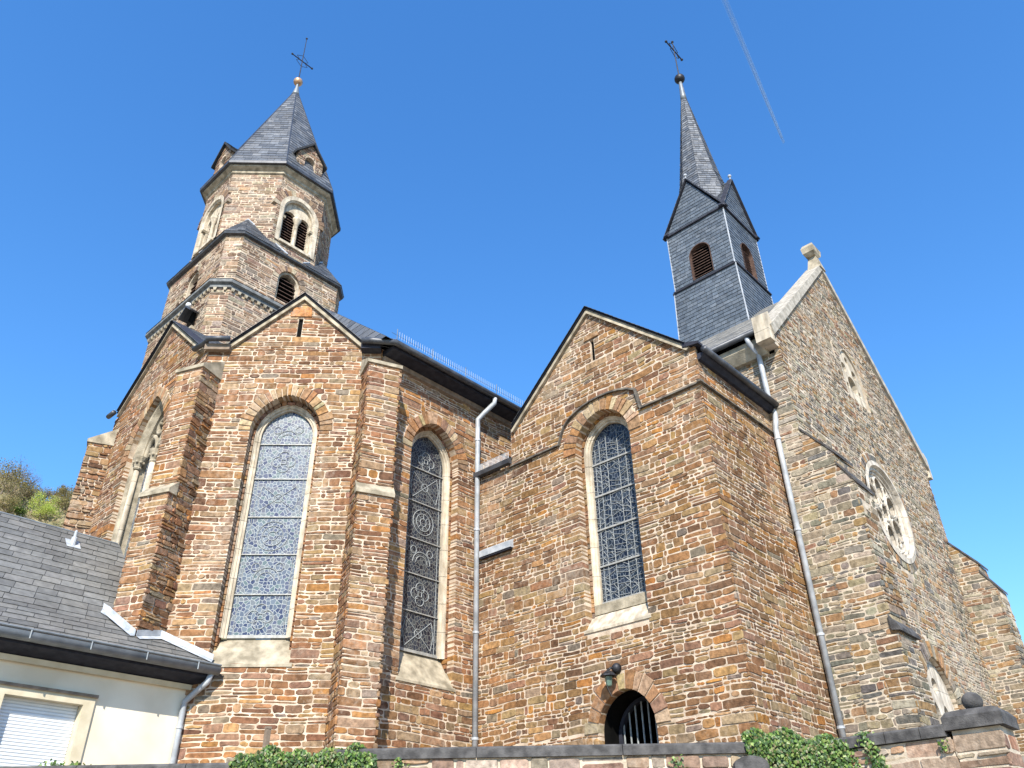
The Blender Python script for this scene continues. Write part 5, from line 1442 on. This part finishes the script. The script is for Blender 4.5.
mb.poly(ccw3([HW.P(3.64, 1.2, -0.135), HW.P(4.66, 1.2, -0.135), HW.P(4.66, 2.43, -0.135), HW.P(3.64, 2.43, -0.135)], HW.n)); mb.build('shutter', 'shutter', wn_)
mb = MB(); mb.box(HW.P(4.15, 2.555, 0.045), HW.t * 0.68, HW.n * 0.02, np.array([0, 0, 0.02])); mb.build('head_drip', 'soffit', wn_)
mb = MB(); mb.tube([(6.28, 12.06, 3.05), (6.26, 12.10, 2.93), (6.17, 12.26, 2.78), (6.10, 12.38, 2.66), (6.10, 12.39, 2.5), (6.10, 12.39, -1.6)], 0.045, 12); dp = mb.build('downpipe', 'zinc', house, True)
mb = MB(); mb.lathe((6.10, 12.39, 2.30), [(0.055, -0.02), (0.055, 0.02)], 12); mb.build('pipe_clamp', 'zinc', dp)
# lead flashing where the roof meets buttress and wall
mb = MB()
nB = np.array([-c8, -s8]); tB = np.array([s8, -c8])
fl = C2 + nB * 0.50 - tB * 0.31; fr_ = C2 + nB * 0.50 + tB * 0.31; bk = C2 + tB * 0.31 - nB * 0.0
def rz_(x, y): return 3.16 + (y - 12.06) * 0.66 if y < KY else KZ + (y - KY) * 0.98
path = [(fl[0] - 0.1, fl[1] + 0.06), tuple(fl), tuple(fr_), (bk[0], bk[1]), (6.34, 12.20)]
for p, q in zip(path[:-1], path[1:]):
    a0 = np.array([p[0], p[1], rz_(*p) + 0.025]); b0 = np.array([q[0], q[1], rz_(*q) + 0.025])
    d = (b0 - a0)[:2]; nn = np.array([d[1], -d[0]]); nn = nn / np.linalg.norm(nn)
    if nn @ np.array([-1, -1]) < 0: nn = -nn
    off = np.array([nn[0] * 0.012, nn[1] * 0.012, 0])
    mb.prism([a0 + off, b0 + off, b0 + off + np.array([0, 0, 0.09]), a0 + off + np.array([0, 0, 0.09])], off * 0.6)
    o2 = np.array([nn[0] * 0.10, nn[1] * 0.10, 0]); c0 = a0 + o2; c0[2] = rz_(c0[0], c0[1]) + 0.03; c1_ = b0 + o2; c1_[2] = rz_(c1_[0], c1_[1]) + 0.03
    mb.poly(ccw3([a0 + off, b0 + off, c1_, c0], np.array([0, 0, 1.0])))
mb.build('flashing', 'lead', house)
mb = MB(); vx, vy = 4.63, 14.63; vz = rz_(vx, vy)
mb.lathe((vx, vy, vz - 0.05), [(0.05, 0), (0.05, 0.18), (0.03, 0.2), (0.03, 0.3), (0.012, 0.32)], 10); mb.poly([(vx - 0.12, vy - 0.1, vz - 0.07), (vx + 0.12, vy - 0.1, vz - 0.07), (vx + 0.12, vy + 0.1, vz + 0.125), (vx - 0.12, vy + 0.1, vz + 0.125)]); mb.build('vent_pipe', 'lead', house)

# ------------------------------------------------------------------ retaining wall with basalt coping
rwall = thing('retaining_wall', 'low rubble retaining wall with dark basalt coping in front of the church', 'wall')
zc_ = 1.62
W1a = np.array([1.5, 14.1]); W1b = np.array([9.95, 4.86])
dW = (W1b - W1a) / np.linalg.norm(W1b - W1a); nW = np.array([-dW[1], dW[0]])
if nW @ np.array([-1, -1]) < 0: nW = -nW
F1 = Frame(nW, through=W1a)
XW2 = 10.42
F2_ = Frame((-1, 0), through=(XW2, 0))
W1c = W1b + dW * 0.62
rows_r = make_rows(15, -1.6, 1.55, [0.08, 0.11, 0.14, 0.18])
mb = MB()
ua, ub = sorted((F1.u(*W1a), F1.u(*W1c)))
um = F1.u(*(W1a + dW * 7.05))
base_wall(mb, F1, [(ua, -1.6), (ub, -1.6), (ub, 1.50), (um, 1.50), (um, 1.37), (ua, 1.37)], [])
stones(mb, F1, [[(ua, -1.6), (um, -1.6), (um, 1.37), (ua, 1.37)], [(um, -1.6), (ub, -1.6), (ub, 1.50), (um, 1.50)]], [], [q for q in rows_r if q[1] > 0.3], 'wall', 401, wmean=0.3, joint=0.03, prot=(0.0, 0.03))
y0_, y1_ = W1c[1], 3.02
base_wall(mb, F2_, [(-y0_, -1.6), (-y1_, -1.6), (-y1_, 1.50), (-y0_, 1.50)], [])
stones(mb, F2_, [[(-y0_, -1.6), (-y1_, -1.6), (-y1_, 1.50), (-y0_, 1.50)]], [], [q for q in rows_r if q[1] > 0.3], 'wall', 402, wmean=0.3, joint=0.03, prot=(0.0, 0.03))
mb.build('masonry', ['mortar_grey', 'stone'], rwall)
def coping(p, q, n, w, z, t, over=0.05):
    m = MB(); p = np.array([*p, 0.0]); q = np.array([*q, 0.0]); n = np.array([n[0], n[1], 0.0])
    d = (q - p) / np.linalg.norm(q - p)
    pr = [(over, z - t), (over, z - 0.025), (over - 0.025, z), (-w, z + 0.02), (-w, z - t)]
    m.loft([[p + d * 0.004 + n * a + np.array([0, 0, b]) for a, b in pr], [q - d * 0.004 + n * a + np.array([0, 0, b]) for a, b in pr]])
    return m.build('coping_stone', 'basalt', rwall)
L1 = np.linalg.norm(W1c - W1a); k = 0
s_ = 0.0; rr_ = random.Random(4)
SL = 7.05            # the coping steps down to the left of here
while s_ < L1 - 0.3:
    l_ = min(rr_.uniform(1.2, 1.9), L1 - s_)
    if L1 - s_ - l_ < 0.5: l_ = L1 - s_
    if s_ < SL < s_ + l_: l_ = SL - s_
    coping(W1a + dW * s_, W1a + dW * (s_ + l_), nW, 0.4, zc_ - (0.13 if s_ < SL - 0.01 else 0), 0.125); s_ += l_
ys = [y0_, 4.3, 3.72, 3.32, 3.05]
for a, b in zip(ys[:-1], ys[1:]): coping((XW2, a), (XW2, b), (-1, 0), 0.4, zc_ + 0.02, 0.13)
# pillar with chamfered cap and stone ball
PX0, PX1, PY0, PY1 = 10.44, 10.92, 2.50, 3.00
mb = MB(); mb.prism([(PX0, PY0, -1.6), (PX1, PY0, -1.6), (PX1, PY1, -1.6), (PX0, PY1, -1.6)], (0, 0, 3.16), (1, 1, 1), 0)
for F, a, b in ((Frame((-1, 0), through=(PX0, 0)), -PY1, -PY0), (Frame((0, -1), through=(0, PY0)), PX0, PX1)):
    stones(mb, F, [[(a, -1.6), (b, -1.6), (b, 1.55), (a, 1.55)]], [], [q for q in rows_r if q[1] > 0.3], 'wall', 404, wmean=0.32, joint=0.03, prot=(0.0, 0.03))
pil = mb.build('pillar', ['mortar_grey', 'stone'], rwall)
mb = MB(); cxp, cyp = (PX0 + PX1) / 2, (PY0 + PY1) / 2; hx_, hy_ = (PX1 - PX0) / 2 + 0.06, (PY1 - PY0) / 2 + 0.06
mb.loft([[(cxp + a * hx_ * k, cyp + b * hy_ * k, z) for a, b in ((-1, -1), (1, -1), (1, 1), (-1, 1))] for k, z in ((1, 1.565), (1, 1.695), (0.84, 1.755), (0.5, 1.78))]); mb.build('cap', 'basalt', pil)
mb = MB(); mb.ball((10.68, 2.76, 1.87), 0.11, 20, sz=0.95); mb.build('stone_ball', 'basalt', pil, True)

slab = MB()
import itertools
sc_ = np.array(W1a + dW * 8.0)
def ray_pt(x, y, zc):
    r = CR * (x - 512) / 810.65 + CU * (384 - y) / 810.65 + CF
    return r * zc
p0 = ray_pt(748, 757, 9.15)
u0 = F1.u(p0[0], p0[1]); hh = (np.array([p0[0], p0[1]]) @ nW) - (W1a @ nW)
prof = [(u0 - 0.19, -1.6), (u0 + 0.19, -1.6), (u0 + 0.19, p0[2] - 0.10)] + [(u0 + 0.19 * cos(a), p0[2] - 0.10 + 0.10 * sin(a)) for a in [pi * i / 10 for i in range(1, 10)]] + [(u0 - 0.19, p0[2] - 0.10)]
slab.prism([F1.P(a, b, hh) for a, b in prof], nW_ if False else np.array([nW[0], nW[1], 0]) * 0.12)
tag(slab.build('stone_slab', 'basalt'), 'dark grey round-topped stone slab standing before the retaining wall left of the ivy', 'stone slab')
stk = MB(); q = ray_pt(266, 744, 10.6); stk.box((q[0], q[1], 1.68), (0.03, 0, 0), (0, 0.03, 0), (0, 0, 0.32)); stk.box((q[0], q[1], 2.02), (0.035, 0, 0), (0, 0.035, 0), (0, 0, 0.015))
tag(stk.build('marker_post', 'soffit'), 'short brown wooden post standing behind the left ivy', 'post')

# ------------------------------------------------------------------ ivy and small plants
GREENS = [(0.063, 0.133, 0.021), (0.091, 0.175, 0.031), (0.14, 0.231, 0.045), (0.039, 0.084, 0.02), (0.21, 0.28, 0.07), (0.07, 0.112, 0.035), (0.049, 0.098, 0.028), (0.182, 0.168, 0.07)]
def leaf(mb, p, n, size, r, cols):
    n = n / np.linalg.norm(n); a = np.cross(n, [0, 0, 1.0]); a = a / max(1e-6, np.linalg.norm(a)); b = np.cross(n, a)
    th = r.uniform(-1.0, 1.0); u = a * cos(th) + b * sin(th); v = -a * sin(th) + b * cos(th)
    c = r.choice(cols); k = r.uniform(0.75, 1.25); c = tuple(z * k for z in c)
    s = size * r.uniform(0.7, 1.3)
    sh = [(0, -0.5), (0.42, -0.32), (0.30, 0.05), (0, 0.55), (-0.30, 0.05), (-0.42, -0.32)]
    base = len(mb.v)
    for x, y in sh: mb.v.append(tuple(p + u * x * s + v * y * s + n * (0.06 * s * (1 - abs(x) * 2))))
    mb.face((base, base + 1, base + 2, base + 3), c); mb.face((base, base + 3, base + 4, base + 5), c)
def ivy(label, region, count, seed, size=0.045, group=None, cols=GREENS):
    r = random.Random(seed); mb = MB()
    for _ in range(count):
        p, n = region(r); n = n + np.array([r.gauss(0, 0.35), r.gauss(0, 0.35), r.gauss(0.15, 0.35)])
        leaf(mb, p, n, size, r, cols)
    return tag(mb.build('ivy', 'leaf'), label, 'ivy', group)
n3 = np.array([nW[0], nW[1], 0])
def ivy_left(r):
    s = r.random(); u0_, u1_ = F1.u(*ray_pt(226, 760, 9.5)[:2]), F1.u(*ray_pt(374, 760, 9.5)[:2]); u = u0_ + (u1_ - u0_) * s
    top = 1.62 + 0.035 * sin(s * 9) + 0.025 * sin(s * 31) - 0.22 * max(0, 0.22 - s) * 3 - 0.22 * max(0, s - 0.88) * 4
    z = top - abs(r.gauss(0, 0.3)); z = max(z, 0.9)
    return F1.P(u, z, r.uniform(0.02, 0.14) + 0.05 * sin(s * 17) ** 2 - (0.10 if z > 1.56 else 0)), n3
def ivy_right(r):
    s = r.random(); u0_, u1_ = F1.u(*ray_pt(748, 750, 9.6)[:2]), F1.u(*ray_pt(868, 750, 9.7)[:2]); u = u0_ + (u1_ - u0_) * s
    top = 1.70 + 0.05 * sin(s * 7) + 0.04 * sin(s * 21) - 0.25 * max(0, s - 0.8) * 2
    lean = 0.08 if s < 0.6 else 0.05
    z = top - abs(r.gauss(0, 0.38)); z = max(z, 0.85)
    return F1.P(u, z, r.uniform(0.03, 0.16) + lean * sin(min(1, (top - z) * 3)) - (0.1 if z > 1.6 else 0)), n3
ivy('green ivy spilling over the wall between the white house and the choir', ivy_left, 4600, 1, 0.04)
ivy('dense green ivy on the wall between the stone slab and the long downpipe', ivy_right, 5600, 2, 0.038)
def ivy_trail(r):
    s = r.random(); z = 1.66 - 0.75 * s; y = 3.96 - 0.20 * s + r.gauss(0, 0.045)
    return np.array([XW2 - r.uniform(0.01, 0.09), y, z]), np.array([-1.0, -0.3, 0.2])
ivy('narrow trail of ivy hanging over the coping right of the dense ivy', ivy_trail, 420, 3, 0.042)
def tuft(label, x, y, zc, seed, sz=0.07, cnt=60):
    c = ray_pt(x, y, zc); r = random.Random(seed); mb = MB()
    for _ in range(cnt):
        p = c + np.array([r.gauss(0, sz), r.gauss(0, sz), r.gauss(0, sz * 1.1)]); leaf(mb, p, np.array([-0.6, -0.6, 0.5]) + np.array([r.gauss(0, .4) for _ in range(3)]), 0.04, r, GREENS)
    return tag(mb.build('wall_plant', 'leaf'), label, 'plant')
F2h = ray_pt(944, 746, 1.0); kz = (XW2 - 0.03) / F2h[0]
tuft('small green plant growing from the wall below the pillar cap', 944, 746, kz, 5, 0.028, 30)
F1h = lambda x, y: ray_pt(x, y, 1.0) * 0
def on_wall1(x, y):
    r = ray_pt(x, y, 1.0); return (W1a @ nW + 0.03) / (np.array([r[0], r[1]]) @ nW)
tuft('small green plant in the wall under the arched doorway', 676, 766, on_wall1(676, 766), 6, 0.05, 60)
tuft('sparse green tuft at the foot of the coping below the straight downpipe', 400, 763, on_wall1(400, 763), 7, 0.04, 40)
def ivy_house(r):
    s = r.random(); p = ray_pt(28 + 60 * s, 773 - 4 * sin(s * 3.1) + abs(r.gauss(0, 5)), 9.9); return p + np.array([r.gauss(0, 0.05) for _ in range(3)]), n3
ivy('strip of greenery at the foot of the white house below its shutter', ivy_house, 600, 9, 0.04)

# ------------------------------------------------------------------ trees on the hill
def tree(name, label, x, y, h, cr, cols, seed, bare=False, group='trees on the hillside', leafn=900, lsz=0.28):
    z = hill_h(x, y) - 0.3; r = random.Random(seed)
    t = thing(name, label, 'tree', group, (x, y, z))
    tr = MB(); tr.tube([(0, 0, 0), (0.05 * h * 0.3, 0, h * 0.3), (0, 0.02 * h, h * 0.75)], [h * 0.028, h * 0.02, h * 0.006], 7)
    ends = []
    for k in range(26 if bare else 12):
        z0 = h * r.uniform(0.22, 0.7); a = r.uniform(0, 2 * pi); L = cr * r.uniform(0.6, 1.05); el = r.uniform(0.3, 1.1)
        e = np.array([cos(a) * cos(el) * L, sin(a) * cos(el) * L, z0 + sin(el) * L]); m = np.array([cos(a) * L * 0.3, sin(a) * L * 0.3, z0 + sin(el) * L * 0.35])
        tr.tube([(0, 0, z0), m, e], [h * 0.010, h * 0.006, h * 0.002], 5); ends.append((m, e))
        if bare:
            for q in range(5 if leafn < 500 else 2):
                b = m + (e - m) * r.uniform(0.1, 0.95); tw = b + np.array([r.gauss(0, 1), r.gauss(0, 1), abs(r.gauss(0.5, 0.7))]) * cr * 0.2
                tr.tube([b, tw], [h * 0.004, h * 0.0015], 4)
    tr.build('trunk', 'bark', t)
    cw = MB(); clumps = [(e, r.uniform(0.22, 0.42) * cr) for m, e in ends] + [(np.array([r.gauss(0, cr * .4), r.gauss(0, cr * .4), h * r.uniform(.45, .9)]), cr * 0.35) for _ in range(8)]
    for _ in range(leafn):
        c, s = r.choice(clumps); p = c + np.array([r.gauss(0, 1), r.gauss(0, 1), r.gauss(0, 1)]) * s * 0.6
        leaf(cw, p, np.array([r.gauss(0, 1), r.gauss(0, 1), r.gauss(0.4, 1)]), lsz, r, cols)
    cw.build('crown', 'foliage', t)
    return t
BUFF = [(0.30, 0.235, 0.14), (0.25, 0.20, 0.12), (0.34, 0.28, 0.16), (0.25, 0.225, 0.10)]
OLIVE = [(0.25, 0.225, 0.085), (0.21, 0.19, 0.075), (0.30, 0.25, 0.11), (0.26, 0.20, 0.10)]
LIME = [(0.44, 0.52, 0.11), (0.52, 0.58, 0.14), (0.36, 0.44, 0.09), (0.58, 0.62, 0.18)]
RUST = [(0.23, 0.15, 0.10), (0.19, 0.13, 0.09), (0.27, 0.19, 0.13)]
def on_hill(x, y):
    """where the line of sight through a picture point meets the hillside"""
    r = ray_pt(x, y, 1.0); h = math.hypot(r[0], r[1]); d = 115.0
    while d < 299 and r[2] * d / h > hill_h(r[0] * d / h, r[1] * d / h): d += 1.0
    return r[0] * d / h, r[1] * d / h
def at_px(x, y, dist):
    r = ray_pt(x, y, 1.0); k = dist / math.hypot(r[0], r[1]); return r[0] * k, r[1] * k
spec = [  # foot of the tree in the picture, height, crown radius, kind, label
 (46, 489, 6.0, 3.0, 'bare', 'bare dark-stemmed tree standing alone on the skyline'),
 (14, 492, 9.5, 4.4, 'rust', 'tall reddish budding tree on the skyline near the left edge'),
 (28, 490, 7.5, 3.6, 'rust', 'reddish budding tree on the skyline just left of the lone bare tree'),
 (1, 494, 9.0, 4.4, 'olive', 'olive tree on the skyline cut by the left edge'),
 (19, 500, 6.5, 3.6, 'olive', 'olive tree on the slope below the tall reddish tree'),
 (59, 493, 4.0, 3.0, 'olive', 'low olive tree on the skyline right of the lone bare tree'),
 (73, 494, 5.5, 3.2, 'buff', 'pale brown tree on the skyline beside the far buttress'),
 (64, 504, 5.5, 3.2, 'olive', 'olive tree below the skyline beside the far buttress'),
 (51, 500, 5.0, 3.0, 'buff', 'pale brown tree just below the lone bare tree'),
 (36, 502, 5.5, 3.2, 'buff', 'pale brown tree above the bright green tree'),
 (8, 506, 6.0, 3.4, 'buff', 'pale brown tree in mid slope near the left edge'),
 (24, 503, 4.5, 2.8, 'buff', 'pale brown tree left above the bright green tree'),
 (3, 516, 5.0, 3.0, 'olive', 'olive tree low on the slope at the left edge'),
 (62, 514, 5.0, 2.8, 'olive', 'olive tree right beside the bright green tree'),
 (15, 519, 4.2, 2.6, 'green', 'fresh green tree left beside the bright green tree'),
 (38, 522, 6.4, 4.0, 'lime', 'bright lime-green round tree just above the house roof'),
]
KC = {'bare': (RUST, True, 160, 0.14), 'rust': (RUST, True, 420, 0.22), 'olive': (OLIVE, False, 900, 0.36), 'buff': (BUFF, False, 900, 0.32), 'green': ([(0.10, 0.15, 0.035), (0.14, 0.19, 0.045)], False, 900, 0.34), 'lime': (LIME, False, 4200, 0.24)}
for i, (pxc, pyc, h, cr, kd, lb) in enumerate(spec):
    x, y = on_hill(pxc, pyc); cols, bare, ln, ls = KC[kd]
    tree({'lime': 'leafy_tree', 'green': 'leafy_tree', 'olive': 'budding_tree', 'rust': 'bare_tree', 'buff': 'budding_tree', 'bare': 'bare_tree'}[kd], lb, x, y, h, cr, cols, 500 + i, bare, leafn=ln, lsz=ls)
# undergrowth: a mass nobody could count
mb = MB(); r = random.Random(77)
for _ in range(12000):
    a = radians(r.uniform(70, 84)); d = r.uniform(120, 302); x, y = d * cos(a), d * sin(a); z = hill_h(x, y)
    leaf(mb, np.array([x, y, z + abs(r.gauss(0, 1.0))]), np.array([r.gauss(-.3, 1), r.gauss(-.6, 1), r.gauss(0.6, 1)]), 0.8, r, OLIVE + BUFF + BUFF)
tag(mb.build('undergrowth', 'foliage'), kind='stuff')

# neighbouring house at the right edge, mostly outside the picture
nb = thing('neighbour_house', 'distant house with dark roof showing at the right edge behind the church', 'house', loc=(33.0, 7.5, 0))
q = ray_pt(1010, 655, 1.0); k = 30 / math.hypot(q[0], q[1]); top = q * k
nb.location = (top[0], top[1], 0)
vr = CR[:2] / np.linalg.norm(CR[:2]); fw = CF[:2] / np.linalg.norm(CF[:2])
def NB(a, b, z): return np.array([vr[0] * a + fw[0] * b, vr[1] * a + fw[1] * b, z])
zt = top[2]
mb = MB(); mb.prism([NB(0.9, 0, -1.6), NB(9, 0, -1.6), NB(9, 8, -1.6), NB(0.9, 8, -1.6)], (0, 0, zt + 0.1)); mb.build('wall', 'hillside', nb)
mb = MB(); mb.prism([NB(0.2, -0.3, zt - 0.1), NB(9, -0.3, zt - 4.4 + 0.2), NB(9, -0.3, zt - 4.2), NB(0.2, -0.3, zt + 0.1)], NB(0, 8.6, 0)); mb.build('roof', 'slate_bed', nb)
nb_obj = nb

# ------------------------------------------------------------------ contrail high in the sky
mb = MB(); A_ = ray_pt(723, -4, 4200.0); B_ = ray_pt(784, 143, 4200.0 * 1.18)
for off, rr0, rr1 in ((-1, 11, 4.0), (1, 11, 4.0)):
    pts = []; side = np.cross((B_ - A_) / np.linalg.norm(B_ - A_), CF); side /= np.linalg.norm(side)
    N = 24; rings = []
    for i in range(N + 1):
        t = i / N; pts.append(A_ + (B_ - A_) * t + side * off * (6.5 - 2.0 * t))
    base_n = len(mb.f)
    mb.tube(pts, [rr0 + (rr1 - rr0) * i / N for i in range(N + 1)], 10, cap=False)
    # density along the trail stored per face
    for fi in range(base_n, len(mb.f)):
        t = min(1, (fi - base_n) / (10.0 * N)); dn = (0.12 + 0.34 * t ** 1.2) * min(1, (1 - t) * 14 + 0.3)
        mb.c[fi] = (dn, dn, dn)
tag(mb.build('contrail', 'vapour', None, True), 'thin white twin condensation trail crossing the blue sky at upper right', 'contrail')
